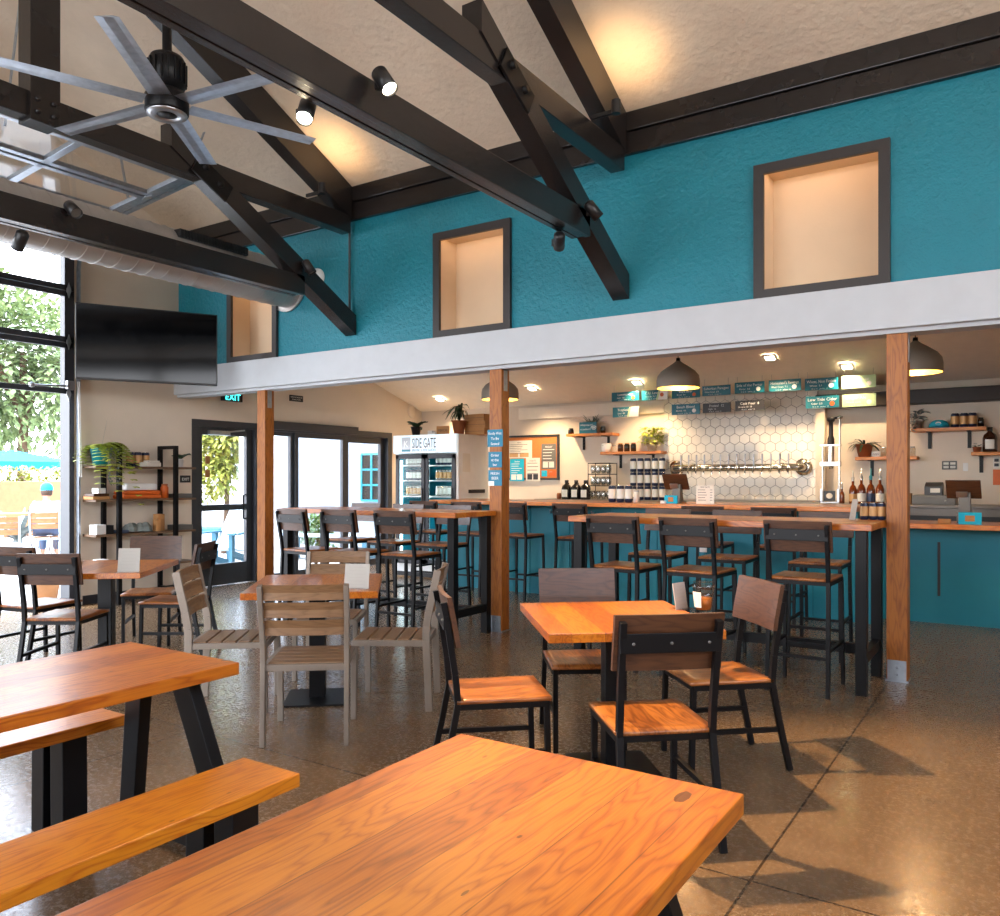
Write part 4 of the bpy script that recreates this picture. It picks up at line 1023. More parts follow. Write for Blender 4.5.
for k, (x, mt, ld, lab) in enumerate(((614.2, 'clear', 'steel', 'clear glass jar beside the white cup'), (620.5, 'brownglass', 'card', 'brown jar with a tan lid, left of three'), (627, 'blackglass', 'card', 'brown jar with a tan lid, middle of three'), (633.5, 'blackglass', 'terracotta', 'dark jar with a brown lid, right of three'))):
    jar('jar', lab + ' on the lower left bar shelf', onS(B_, x, .14), .042, .13 if k else .1, mt, ld, 'jars on the bar shelves')
potted('flowering_plant', 'yellow-green flowering plant in a glass bowl beside the tile wall', onS(B_, 652, .13), .06, .085, .12, 'milky', bushy(260, .15, .24, .07, .04, 6), 'leaf_lime', ymax=.12)
potted('potted_plant', 'spider plant in a terracotta pot on the shelf left of the right post', onS(C_, 864.5, .13), .07, .1, .16, 'terracotta', blades(24, .3, .03, .8, .7, 8), 'leaf_dark', ymax=.12, zmin=.05, xmax=.2)
p = onS(C_, 876, .15); m = MB().b2((-.05, -.01, 0), (.05, .01, .07), 0, .003).text('OPEN', (0, -.0115, .022), .03, XD, ZD, 1, .08)
tag(m.build('small_sign', ['label_white', 'inkdark'], None, p), 'tiny white sign beside the spider plant', 'sign')
for k, x in enumerate((884, 912)): jar('jar', ('clear glass jar against the left side of the right post', 'clear glass jar just right of the right post')[k], onS(C_, x), .04, .12, 'milky', 'steel', 'jars on the bar shelves')
def trail(m, z):
    rr = random.Random(9)
    for k in range(8):
        a = rr.uniform(PI * .9, PI * 1.7); ln = rr.uniform(.1, .42); x0, y0 = math.cos(a) * .08, math.sin(a) * .14
        for j in range(int(ln / .035)): m.leaf((x0 + rr.uniform(-.02, .02) - .02, y0 - .06, z - j * .035), (rr.uniform(-1, 1), -.6, -.2), .06, .035, 0, .3, 2)
    bushy(50, .08, .14, .08, .04, 10)(m, z)
potted('potted_plant', 'trailing plant in a grey pot on the shelf beside the turquoise cap', onS(D_, 917, .11), .05, .065, .1, 'steel', trail, 'leaf_grey', ymax=.1)
t = thing('baseball_cap', 'turquoise cap with an oval badge on the right bar shelf', 'cap', onS(D_, 939, .14))
m = MB().lathe([(.0, .1), (.04, .097), (.08, .078), (.105, .045), (.112, 0), (.105, 0)], 24); m.build('crown', 'cap', t)
vs = [(.125 * math.cos(a), -.06 - (.1 * abs(math.sin(a))), .012 - .01 * abs(math.cos(a))) for a in [PI + PI * i / 10 for i in range(11)]]
vs2 = [(.1 * math.cos(a), -.04 - .05 * abs(math.sin(a)), .012) for a in [PI + PI * i / 10 for i in range(11)]]
MB().add(vs + vs2, [[i, i + 1, 12 + i, 11 + i] for i in range(10)], 0, True).add([(x, y, z + .006) for x, y, z in vs + vs2], [[i, i + 1, 12 + i, 11 + i] for i in range(10)], 0, True).build('brim', 'cap', t)
MB().lathe([(0, 0), (.03, 0), (.03, .006)], 16, (0, 0, 0), 0, False, Matrix.Translation((0, -.098, .05)) @ Matrix.Rotation(R(68), 4, 'X') @ Matrix.Scale(.7, 4, YD)).build('badge', 'paper', t)
pr_can = None
for k, x in enumerate((955, 964, 972.5)):
    lab = ('left', 'middle', 'right')[k] + ' can of the three tan-labelled cans beside the turquoise cap'
    loc = onS(D_, x, .13)
    if pr_can is None: pr_can = can_proto(lab, loc, .045, .17, ('navy', 'gold', 'chrome'), 'cans on the right bar shelf', 'can', 'crowler_can')
    else: dup(pr_can, loc, 0, lab)
jar('jar', 'small dark pepper mill on the right end of the cap shelf', onS(D_, 981), .033, .11, 'blackglass', 'plasticblack', 'jars on the bar shelves')
def growler(label, loc, mat='blackglass', s=1., group=None, lab2='label_white'):
    t = thing('growler', label, 'bottle', loc, 0, group)
    MB().lathe([(0, 0), (.062 * s, 0), (.066 * s, .01), (.066 * s, .14 * s), (.055 * s, .175 * s), (.024 * s, .2 * s), (.02 * s, .215 * s)], 18).build('bottle', mat, t)
    MB().lathe([(.02 * s, .21 * s), (.024 * s, .212 * s), (.024 * s, .25 * s), (0, .25 * s)], 14).build('bottle_cap', 'plasticblack', t)
    MB().lathe([(.067 * s, .03 * s), (.067 * s, .12 * s)], 18).build('bottle_label', lab2, t) if False else None
    m = MB(); n = 8; vs = []
    for i in range(n + 1):
        a = -PI / 2 + (i / n - .5) * 1.3; vs += [(math.cos(a) * .0668 * s, math.sin(a) * .0668 * s, .03 * s), (math.cos(a) * .0668 * s, math.sin(a) * .0668 * s, .125 * s)]
    m.add(vs, [[2 * i, 2 * i + 2, 2 * i + 3, 2 * i + 1] for i in range(n)], 0, True).build('bottle_label', lab2, t)
    MB().tube([(.0, .022 * s, .2 * s), (0, .05 * s, .215 * s), (.0, .06 * s, .19 * s), (.0, .05 * s, .17 * s)], .007 * s, 6).build('handle', mat, t)
    return t
growler('amber glass growler with a printed label on the right edge shelf', onS(E_, 990, .13), 'brownglass', 1.15)
potted('potted_plant', 'tiny succulent pot beside the amber growler', onS(E_, 977, .13), .035, .045, .06, 'terracotta', bushy(30, .03, .05, .03, .02, 12), 'leaf_dark')
# black growlers on the back counter
gp = None
for k in range(6):
    lab = 'black growler bottle on the back counter, %s' % ('front left of the six', 'front middle of the six', 'front right of the six', 'rear left of the six', 'rear middle of the six', 'rear right of the six')[k]
    q = atV((566.5, 576, 585.5)[k % 3] + (0 if k < 3 else .4), 479, 10.52 + (.19 if k > 2 else 0)); loc = (q.x, q.y, 1.121)
    if gp is None: gp = growler(lab, loc, 'blackglass', 1.13, 'black growlers')
    else: dup(gp, loc, 0, lab)
jar('jar', 'small brown cup beside the black growlers', (atV(559, 479, 10.6).x, 10.6, 1.121), .035, .09, 'terracotta', 'card', None)
# wire rack of stemless glasses: three tiers
q = atV(602.5, 479, 10.75)
t = thing('glass_rack', 'black wire rack stacked with glasses on the back counter', 'rack', (q.x, 10.75, 1.121))
m = MB()
for x in (-.175, .175):
    for y in (-.12, .12): m.tube([(x, y, 0), (x, y, .53)], .006, 6)
for z in (.2, .37):
    for k in range(9): m.tube([(-.175 + k * .04375, -.12, z - .004), (-.175 + k * .04375, .12, z - .004)], .004, 4)
    m.tube([(-.175, -.12, z), (.175, -.12, z), (.175, .12, z), (-.175, .12, z), (-.175, -.12, z)], .005, 6)
m.tube([(-.175, -.12, .53), (.175, -.12, .53), (.175, .12, .53), (-.175, .12, .53), (-.175, -.12, .53)], .006, 6)
m.build('wire_frame', 'black', t)
gl = None; nm = ('bottom', 'middle', 'top')
for r_, z in enumerate((.001, .207, .377)):
    for k in range(4):
        lab = 'glass in the wire rack, %s from the left on the %s tier' % (OR[k], nm[r_]); loc = (q.x - .126 + k * .084, 10.70, 1.121 + z)
        if gl is None:
            gl = tag(MB().lathe([(0, 0), (.03, 0), (.034, .012), (.041, .05), (.039, .09), (.033, .125), (.031, .125), (.036, .088), (.038, .05), (.03, .016), (0, .01)], 16).build('beer_glass', 'glassware', None, loc), lab, 'glass', 'glasses in the wire rack')
        else:
            o = gl.copy(); COL.objects.link(o); o.location = loc; o['label'] = lab
# can wall
wc = None
x0_, x1_ = atV(633.3, 479, 10.75).x, atV(662.2, 479, 10.75).x
for r_ in range(3):
    for k in range(5):
        lab = 'navy and white can, %s from the left, %s row of the can wall' % (OR[k], ('bottom', 'middle', 'top')[r_])
        loc = (x0_ + (x1_ - x0_) * k / 4, 10.75, 1.121 + r_ * .2)
        if wc is None: wc = can_proto(lab, loc, .045, .198, ('navy', 'label_white', 'chrome'), 'crowler cans in the can wall', 'can', 'crowler_can')
        else: dup(wc, loc, 0, lab)
# on the bar: cans, jar, register, sign
BT = 1.149
for k, x in enumerate((612.3, 620.5, 628.7)):
    p = atV(x, 479, 8.62); dup(wc, (p.x, 8.62, BT), 0, ('left', 'middle', 'right')[k] + ' crowler can of the three standing on the bar top', 'crowler cans on the bar')
p = atV(636.5, 479, 8.6); jar('jar', 'white patterned tumbler right of the three cans on the bar', (p.x, 8.6, BT), .035, .14, 'paper', 'steel', None, 'tumbler')
def register(x, v, z, lab, s=1.):
    p = atV(x, 479, v); t = thing('register', lab, 'cash register', (p.x, v, z), R(-4))
    MB().b2((-.07, -.02, 0), (.07, .16, .02), 0, .005).prism([(.02, .02), (.12, .02), (.06, .22), (.03, .2)], -.05, .05, 'X').build('stand', 'greyplastic', t)
    MB().box((0, 0, 0), (.3, .016, .2), 0, .006, Matrix.Translation((-.01, .04, .24)) @ Matrix.Rotation(R(28), 4, 'X')).build('tablet', 'walnut', t)
    MB().box((0, 0, 0), (.1, .015, .06), 0, .004, Matrix.Translation((-.02, .018, .19)) @ Matrix.Rotation(R(28), 4, 'X')).build('holder', 'steel', t)
    return t
p1 = register(675, 8.75, BT, 'tablet cash register on its stand on the tall bar')
p = atV(671, 479, 8.5); m = MB().b2((-.075, -.01, 0), (.075, .01, .09), 0, .004).b2((-.03, -.0125, .02), (.03, -.01, .07), 1)
tag(m.build('card_reader_sign', ['umbrella', 'card'], None, (p.x, 8.5, BT)), 'turquoise card with a brown picture in front of the tall bar register', 'sign')
p = atV(664, 479, 8.5); tag(MB().b2((-.03, -.04, 0), (.03, .04, .03), 0, .005).build('card_reader', 'white', None, (p.x, 8.5, BT)), 'small white card reader left of the turquoise card', 'card reader')
a = atV(697, 480.5, 8.6); b = atV(716.5, 503, 8.6)
m = MB().box((0, 0, .1), (.2, .004, .2)).text('SIDE GATE', (0, -.003, .175), .022, XD, ZD, 1, .15)
for k in range(5): m.b2((-.08, -.0026, .15 - k * .028), (.0 + .01 * (k % 3), -.002, .155 - k * .028), 1); m.b2((.055, -.0026, .15 - k * .028), (.08, -.002, .155 - k * .028), 1)
m.box((0, .03, .004), (.2, .07, .006), 0)
tag(m.build('table_menu', ['paper', 'inkdark'], None, ((a.x + b.x) / 2, 8.55, BT)), 'white printed menu card standing on the tall bar', 'menu')
# right bar: register, reader, printer, drawer, coin tray
BR = .989
p2 = register(964, 9.0, BR + .09, 'tablet cash register on the lower right bar')
MB().b2((-.06, -.03, -.09), (.06, .15, 0), 0, .01).build('base', 'greyplastic', p2)
p = atV(970, 479, 8.82); m = MB().b2((-.095, -.01, 0), (.095, .01, .115), 0, .004).b2((-.04, -.0125, .03), (.04, -.01, .085), 1)
tag(m.build('card_reader_sign', ['umbrella', 'card'], None, (p.x, 8.82, BR)), 'turquoise card with a brown picture in front of the lower bar register', 'sign')
p = atV(944.5, 479, 8.9); tag(MB().b2((-.055, -.03, 0), (.055, .03, .045), 0, .006).build('card_holder', 'card', None, (p.x, 8.9, BR)), 'small tan block on the lower bar', 'holder')
p = atV(935, 479, 10.7)
t = thing('cash_drawer', 'grey cash drawer on the back counter right of the post', 'cash drawer', (p.x, 10.7, 1.121))
MB().b2((-.22, -.2, 0), (.22, .2, .11), 0, .006).build('case', 'greyplastic', t); MB().b2((-.2, -.206, .02), (.2, -.199, .095), 0, .003).lathe([(0, .012), (.012, .01), (.012, 0)], 10, (0, 0, 0), 1, True, Matrix.Translation((.12, -.206, .05)) @ Matrix.Rotation(PI / 2, 4, 'X')).build('drawer_front', ['greyplastic', 'steel'], t)
p = atV(934, 479, 10.65)
t = thing('receipt_printer', 'black receipt printer on the grey cash drawer', 'printer', (p.x, 10.65, 1.2325))
MB().prism([(-.1, 0), (.12, 0), (.12, .13), (.06, .15), (-.1, .1)], -.09, .09, 'X').build('case', 'plasticblack', t); MB().b2((-.03, -.106, .03), (.07, -.099, .08)).build('paper_slot', 'paper', t)
p = atV(921, 479, 10.7); tag(MB().b2((-.14, -.1, 0), (.0, .1, .13), 0, .003).build('cardboard_box', 'card', None, (p.x - .1, 10.7, 1.121)), 'tan cardboard box left of the cash drawer', 'box')
# wall plates on the right back wall
def plate(name, label, x0, y0, x1, y1, mat, m2=None, cat='sign', v=VB - .004):
    a = atV(x0, y0, v); b = atV(x1, y1, v); m = MB().b2((a.x, v - .006, b.z), (b.x, v + .003, a.z))
    if m2: 
        for k in range(2):
            for j in range(2): m.b2((a.x + (b.x - a.x) * (.1 + .45 * k), v - .008, b.z + (a.z - b.z) * (.15 + .42 * j)), (a.x + (b.x - a.x) * (.45 + .45 * k), v - .006, b.z + (a.z - b.z) * (.42 + .42 * j)), 1)
    return tag(m.build(name, [mat, m2 or mat]), label, cat)
plate('switch_plate', 'dark four-picture plate on the wall below the cap shelf', 942, 461, 957, 469.5, 'plasticblack', 'paper', 'wall plate')
plate('switch_plate', 'pale switch plate on the wall beside the four-picture plate', 963, 463, 968, 471, 'white', None, 'wall plate')
plate('wall_paper_sheet', 'white sheet of paper on the wall at the right frame edge', 993, 457, 1006, 468, 'paper', 'inkdark', 'paper')
plate('wall_paper_sheet', 'orange sheet of paper on the wall at the right frame edge', 993, 469.5, 1006, 485, 'orange', None, 'paper')
# press / distilling column, bottles
p = atV(831, 479, 10.65)
t = thing('juice_press', 'tall chrome tap tower beside the tile wall', 'tap tower', (p.x, 10.65, 1.121))
MB().b2((-.13, -.11, 0), (.13, .11, .025), 0, .005).b2((-.13, -.1, .025), (-.1, .1, .23)).b2((.1, -.1, .025), (.13, .1, .23)).build('base', 'steel', t)
m = MB()
for x in (-.115, .115): m.tube([(x, 0, .2), (x, 0, .95)], .014, 8)
m.build('column', 'chrome', t)
MB().b2((-.14, -.07, .6), (.14, .07, .68), 0, .01).build('bridge', 'chrome', t); MB().lathe([(0, .56), (.03, .56), (.045, .6)], 12).build('spout', 'chrome', t); MB().b2((-.14, -.07, .93), (.14, .07, .96), 0, .006).build('top_plate', 'chrome', t)
MB().cyl((0, 0, 0), .045, .68, .93, 14).build('cylinder', 'chrome', t)
MB().lathe([(.05, .96), (.05, 1.05), (.032, 1.1), (.03, 1.32), (.055, 1.35), (.055, 1.4), (0, 1.4)], 16).tube([(0, 0, 1.38), (.12, 0, 1.4)], .02, 8).build('head', 'plasticblack', t)
MB().tube([(.12, 0, .96), (.12, 0, 1.38)], .016, 8).lathe([(0, 1.37), (.04, 1.38), (.045, 1.41), (0, 1.43)], 12, (.12, 0, 0)).build('side_pipe', 'chrome', t)
MB().b2((-.08, -.115, .04), (.08, -.105, .2)).lathe([(0, 0), (.045, 0)], 16, (0, 0, 0), 1, False, Matrix.Translation((0, -.1165, .12)) @ Matrix.Rotation(PI / 2, 4, 'X')).build('name_plate', ['plasticblack', 'paper'], t)
t.scale = (.85, .85, .76)
def spirit(label, loc, neck, s=1.):
    t = thing('spirit_bottle', label, 'bottle', loc, 0, 'spirit bottles on the back counter')
    MB().lathe([(0, 0), (.04 * s, 0), (.042 * s, .01), (.042 * s, .15 * s), (.03 * s, .19 * s), (.014 * s, .21 * s), (.014 * s, .27 * s)], 14).build('bottle', 'whiskey', t)
    MB().lathe([(.0428 * s, .03), (.0428 * s, .11 * s)], 14).build('bottle_label', neck, t)
    MB().lathe([(.016 * s, .25 * s), (.017 * s, .29 * s), (.008, .3 * s), (.008, .37 * s), (0, .37 * s)], 10).build('pourer', 'sign_teal' if neck == 'navy' else 'steel', t)
    return t
for x, nk, s, lab in ((842, 'whiskey', .62, 'short amber bottle beside the chrome tap tower'), (853, 'gold', .95, 'amber spirit bottle, leftmost of the four by the right post'), (861.5, 'paper', 1.0, 'amber spirit bottle with a teal neck, second of the four by the right post'), (870.8, 'navy', 1.0, 'dark blue labelled spirit bottle, third of the four by the right post'), (880, 'paper', 1.0, 'amber spirit bottle half hidden by the right post')):
    p = atV(x, 479, 10.5); spirit(lab, (p.x, 10.5, 1.121), nk, 1.15 * s)
# cans + menu card on the high table end
tc_ = None
for k, x in enumerate((864.3, 873.2, 881.4)):
    p = atV(x, 479, 6.3); lab = ('left', 'middle', 'right')[k] + ' small can of three on the high table end by the right post'
    if tc_ is None: tc_ = can_proto(lab, (p.x, 6.3, 1.128), .0295, .122, ('navy', 'gold', 'chrome'), 'cans on the high table', 'can', 'beverage_can')
    else: dup(tc_, (p.x, 6.3, 1.128), R(20 * k), lab)

def menu_card(x, y, z, rz, label, wd=.13, hh=.19, mat='card_grey'):
    m = MB().box((0, 0, 0), (wd, .004, hh), 0, 0, Matrix.Translation((0, 0, hh / 2)) @ Matrix.Rotation(R(-9), 4, 'X'))
    for k in range(6): m.box((0, -.003, hh * (.36 - .14 * k)), (wd * (.7 - .1 * (k % 2)), .001, hh * .03), 1, 0, Matrix.Translation((0, 0, hh / 2)) @ Matrix.Rotation(R(-9), 4, 'X'))
    m.box((0, -.01, .003), (wd * 1.05, .09, .006), 2)
    o = tag(m.build('table_menu', [mat, 'inkgrey', 'clear'], None, (x, y, z)), label, 'menu'); o.rotation_euler = (0, 0, rz); return o
q = atZ(857, 523, 1.11); menu_card(q.x - .03, q.y + .05, 1.128, R(-60), 'menu card standing at the right end of the right high table', .1, .15)
q = atZ(680, 609, .75); menu_card(q.x, q.y, .751, R(75), 'menu card standing on the centre square table beside the cup', .10, .135)
q = atZ(357, 588.5, .75); menu_card(q.x, q.y, .751, R(20), 'blank-looking menu card standing on the small square table', .16, .15)
q = atZ(129, 572, .75); menu_card(q.x, q.y, .751, R(40), 'pale menu card standing on the far left table', .15, .17)
q = atZ(703.5, 611, .75)
t = thing('iced_drink_cup', 'clear plastic cup with a lid and orange drink on the centre table', 'cup', (q.x, q.y, .751)); t.scale = (1.2, 1.2, 1.05)
MB().lathe([(0, .002), (.033, .002), (.046, .12), (.044, .12), (.031, .006), (0, .006)], 22).build('cup', 'milky', t)
MB().lathe([(0, .008), (.030, .008), (.037, .065), (0, .065)], 20).build('drink', 'juice', t)
MB().lathe([(.05, .117), (.05, .123), (.044, .132), (.042, .142), (.03, .144), (.03, .14), (.0, .14)], 22).build('lid', 'milky', t)
m = MB(); vs = []
for i in range(7):
    a = R(-150 + i * 11); vs += [(math.cos(a) * .0375, math.sin(a) * .0375, .02), (math.cos(a) * .0455, math.sin(a) * .0455, .095)]
m.add(vs, [[2 * i, 2 * i + 2, 2 * i + 3, 2 * i + 1] for i in range(6)], 0, True).build('cup_label', 'paper', t)

# ------------------------------------------------------------------ ladder shelf on the left wall
LX0, LX1 = UL + .05, UL + .36
t = thing('ladder_shelf', 'black steel and dark wood shelf unit against the left wall', 'shelf unit', ((LX0 + LX1) / 2, 5.6, 0))
ox = (LX0 + LX1) / 2
LZ = (.42, .80, 1.19, 1.565)
for v in (5.24, 5.96):
    m = MB()
    for u in (LX0, LX1): m.b2((u - ox - .02, v - 5.6 - .025, 0), (u - ox + .02, v - 5.6 + .025, 1.82), 0, .003)
    m.b2((LX0 - ox, v - 5.6 - .025, 1.78), (LX1 - ox, v - 5.6 + .025, 1.82)); m.b2((LX0 - ox, v - 5.6 - .02, .08), (LX1 - ox, v - 5.6 + .02, .12))
    m.build('side_frame', 'black', t)
for z in LZ: MB().b2((LX0 - ox + .021, -.62, z - .025), (LX1 - ox - .021, .66, z), 0, .003).build('shelf_board', 'rustic', t)
def onL(v, k, du=0.): return (ox + du, v, LZ[k] + .001)
t = thing('hanging_planter', 'teal pot with a long yellow-green fern on the shelf unit top', 'potted plant', onL(5.11, 3, .02))
MB().lathe(pot_lathe(.085, .12, .23), 20).build('pot', 'tealpaint', t)
m = MB(); rr = random.Random(11)
for k in range(16):
    a = rr.uniform(0, 2 * PI); d = Vector((math.cos(a), math.sin(a), rr.uniform(.5, 1.1))).normalized(); ln = rr.uniform(.3, .55); dr_ = rr.uniform(.9, 2.)
    for j in range(1, 16):
        s = j / 15; c = Vector((0, 0, .2)) + d * ln * s + Vector((0, 0, -dr_ * ln * s * s)); sd = d.cross(ZD).normalized()
        for e in (-1, 1): m.leaf(c, sd * e + d * .5 + Vector((0, 0, -.3)), .12 * (1.15 - s * .7), .055, 0, .2, 2)
m.v = [((max(x, .175) if z < .02 else x), (min(y, -.17) if z < .02 and x < .17 and y < 0 else y), z) for x, y, z in m.v]
m.v = [(max(x, -.06) if y < -.12 else x, max(y, -.3), z) for x, y, z in m.v]
m.build('foliage', 'leaf_lime', t)
m = MB()
for k in range(6):
    a = rr.uniform(-1.2, 1.2); x0, y0 = math.cos(a) * .1, math.sin(a) * .1
    for j in range(14): m.leaf((x0 * .3 + .19 + rr.uniform(-.02, .02), y0 + .04, .2 - j * .03), (1, rr.uniform(-1, 1), -.4), .05, .022, 0, .3, 2)
m.leaf((0, 0, .2), (.1, .15, 1), .33, .03, 0, 0, 4); m.build('trailing_stems', 'leaf_grey', t)
c1 = None
for k, v in enumerate((5.48, 5.578, 5.676)):
    lab = ('left', 'middle', 'right')[k] + ' can of the three dark cans on top of the shelf unit'
    dup(pr_can, onL(v, 3, -.02), 0, lab, 'cans on the shelf unit')
tag(MB().box((0, 0, .025), (.12, .22, .05), 0, .01).box((0, .02, .06), (.1, .16, .02), 0, .008).build('folded_cloth', 'paper', None, onL(5.66, 3, .1), R(12)), 'small pale printed packet in front of the dark cans', 'packet')
m = MB()
for k, (a, hh) in enumerate(((.6, .2), (1.9, .24), (3.2, .16), (4.6, .13), (5.5, .2))): m.leaf((0, 0, 0), (math.cos(a), math.sin(a), 1.1), hh, .09, 0, .5, 4)
def wallplant(m, z):
    for k, (a, hh) in enumerate(((.6, .22), (1.7, .26), (3.2, .18), (4.6, .16), (5.5, .22))): m.leaf((0, 0, z), (math.cos(a), math.sin(a), 1.2), hh, .1, 0, .5, 4)
potted('potted_plant', 'small broad-leaved plant in a white pot at the right end of the shelf unit', onL(6.12, 3), .035, .05, .1, 'white', wallplant, 'leaf_dark')
def flat(name, label, cat, loc, d, mat, rz=0., bev=.006): return tag(MB().box((0, 0, d[2] / 2), d, 0, bev).build(name, mat, None, loc, rz), label, cat)
flat('book', 'flat tan book on the second shelf of the shelf unit, left bay', 'book', onL(5.06, 2, .01), (.2, .2, .035), 'card')
q = onL(5.06, 2, .01); flat('book', 'dark book lying on the flat tan book', 'book', (q[0], q[1], q[2] + .036), (.18, .19, .03), 'walnut', R(4))
flat('paper_stack', 'white paper stack at the left end of the second shelf', 'papers', (ox + .09, 5.04, LZ[2] + .0685), (.1, .1, .06), 'white', R(10))
q = onL(5.56, 2); flat('bag', 'lower orange merchandise bag on the shelf unit', 'bag', q, (.24, .48, .05), 'orange', R(2), .02)
flat('bag', 'upper orange merchandise bag on the shelf unit', 'bag', (q[0], q[1], q[2] + .051), (.23, .46, .045), 'orange', R(-3), .02)
flat('bag', 'white wrapped bag on top of the orange bags', 'bag', (q[0], q[1], q[2] + .097), (.2, .4, .08), 'white', R(1), .03)
jar('jar', 'orange jar at the right of the orange bags', (ox + .05, 5.88, LZ[2] + .001), .045, .17, 'orange', 'terracotta', None)
flat('book', 'grey book on the second shelf right of the shelf unit frame', 'book', onL(6.13, 2), (.2, .2, .05), 'greyplastic')
flat('cup_stack', 'white folded napkins on the third shelf, left bay', 'napkins', (ox + .05, 5.05, LZ[1] + .001), (.12, .12, .11), 'white', R(8))
flat('game_box', 'black and white game box on the third shelf, left bay', 'box', (ox, 5.165, LZ[1] + .001), (.2, .09, .1), 'plasticblack')
t = thing('merchandise_bag', 'crumpled grey bag of goods in the middle of the third shelf', 'bag', onL(5.57, 1))
m = MB(); rr = random.Random(21)
for k in range(7): 
    c = (rr.uniform(-.06, .06), rr.uniform(-.12, .12), .0); r_ = rr.uniform(.05, .075)
    m.lathe([(0, 0), (r_, .01), (r_ * .9, r_ * .9), (r_ * .4, r_ * 1.5), (0, r_ * 1.6)], 7, c, 0, False)
m.build('bag_body', 'leaf_grey', t)
flat('box', 'tall tan carton on the third shelf against the right frame', 'box', (ox, 5.84, LZ[1] + .001), (.1, .09, .2), 'card')
flat('box', 'short tan carton on the third shelf', 'box', (ox + .08, 5.76, LZ[1] + .001), (.08, .06, .14), 'card')
flat('folded_cloth', 'blue-grey folded shirt on the third shelf', 'shirt', onL(5.33, 1, .02), (.2, .1, .035), 'denim', R(4), .012)
flat('game_box', 'grey box on the third shelf right of the frame', 'box', onL(6.13, 1), (.2, .22, .06), 'greyplastic')
flat('book', 'tan boxed board game on the lowest shelf', 'box', onL(5.09, 0), (.2, .2, .05), 'card')
flat('paper_stack', 'white napkin pile on the lowest shelf', 'napkins', (ox + .06, 5.08, LZ[0] + .052), (.12, .12, .05), 'white')
q = atZ(95, 567, .75); flat('book', 'tan booklet lying on the far left table', 'book', (-6.35, 3.45, .751), (.2, .28, .02), 'card', R(60))
# small wall signs on the left wall
a = atU(185, 479, UL + .004)
m = MB().b2((0, -.075, -.045), (.01, .075, .045), 0, .003).text('EXIT', (.0112, 0, -.02), .05, YD, ZD, 1, .11)
tag(m.build('wall_sign', ['plasticblack', 'ink'], None, a), 'small black exit plaque between the shelf unit and the door', 'sign')
a = atU(296, 398.5, UL + .004)
m = MB().b2((0, -.13, -.045), (.01, .13, .045), 0, .003).text('KEEP DOOR UNLOCKED', (.0112, 0, .008), .022, YD, ZD, 1, .22).text('DURING HOURS', (.0112, 0, -.025), .022, YD, ZD, 1, .2)
tag(m.build('wall_sign', ['plasticblack', 'ink'], None, a), 'black lettered plaque on the wall above the glass doors', 'sign')
a = atU(232, 397, UL + .06)
t = thing('exit_sign', 'dark exit sign with lit green letters above the entrance door', 'exit sign', a)
MB().b2((-.03, -.16, -.06), (.02, .16, .12), 0, .008).build('case', 'plasticblack', t)
MB().text('EXIT', (.0212, 0, -.045), .12, YD, ZD, 0, .26).build('letters', 'exitlamp', t)

# ------------------------------------------------------------------ track spot heads on the trusses and wall devices
def spot(label, loc, aim, lit, energy=0, size=60, parent_col=None, sc=1.):
    t = thing('spot_light', label, 'spotlight', loc, 0, 'truss spotlights'); t.scale = (.85, .85, .85)
    d = (Vector(aim) - Vector(loc)).normalized(); Q = d.to_track_quat('-Z', 'Y').to_matrix().to_4x4()
    MB().lathe([(0, .1), (.03, .1), (.05, .08), (.05, -.07), (.046, -.07), (.044, -.05)], 16, (0, 0, 0), 0, True, Q).build('housing', 'plasticblack', t)
    MB().lathe([(0, -.052), (.044, -.052)], 16, (0, 0, 0), 0, False, Q).build('lens', 'spotlamp' if lit else 'greyplastic', t)
    MB().bar((0, 0, 0), (-.07, 0, 0.0), .03, .06).build('mount_arm', 'plasticblack', t)
    if lit:
        li = bpy.data.lights.new('spot', 'SPOT'); li.energy = energy; li.color = (1, .68, .36); li.spot_size = R(size); li.spot_blend = .5; li.shadow_soft_size = .022
        lo = bpy.data.objects.new('spot_beam', li); COL.objects.link(lo); lo.location = Vector(loc) + d * .09
        lo.rotation_euler = d.to_track_quat('-Z', 'Y').to_euler()
    return t
spot('lit spotlight on top of the nearest truss tie, shining down', (-2.70, 3.06, 3.41), (-.25, 3.0, 0), True, 430, 68)
spot('lit spotlight under the near truss tie, seen behind it beside the fan', (-3.05, 2.86, 3.27), (-1.9, .9, 0), True, 45, 80)
spot('unlit black spotlight where the near truss brace meets the tie', (-2.72, 5.42, 3.42), (-1.8, 6.2, 2.0), False)
spot('unlit black spotlight hanging below the near truss tie', (-2.95, 5.3, 3.2), (-3.5, 6.2, 2.6), False)
spot('unlit black spotlight on the far truss tie at the left', (-5.82, 3.2, 3.38), (-4, 3.2, 2), False)
spot('unlit black spotlight under the far truss tie at the left edge', (-5.97, 2.9, 3.1), (-7, 2.9, 2), False)
spot('unlit black spotlight where the far truss brace meets the tie', (-5.82, 5.5, 3.46), (-5, 6, 2), False)
for k, (u, v, z) in enumerate(((-2.6, 5.55, 4.28), (-5.7, 5.55, 4.28))):
    li = bpy.data.lights.new('uplight', 'SPOT'); li.energy = 4.5; li.color = (1, .6, .26); li.spot_size = R(110); li.spot_blend = .8; li.shadow_soft_size = .03
    lo = bpy.data.objects.new('uplight_beam', li); COL.objects.link(lo); lo.location = (u, v, z + .03); lo.rotation_euler = (R(180 - 25), R(0), 0)
    t = thing('uplight', ('small black uplight on the near truss upper tie', 'small black uplight on the far truss upper tie')[k], 'spotlight', (u, v, z - .11), 0, 'truss uplights')
    MB().cyl((0, 0, 0), .035, 0, .1, 12).build('housing', 'plasticblack', t); MB().lathe([(0, .101), (.03, .101)], 12).build('lens', 'spotlamp', t)
    MB().bar((0, 0, .02), (-.21, 0, .02), .02, .03).build('mount_arm', 'plasticblack', t)
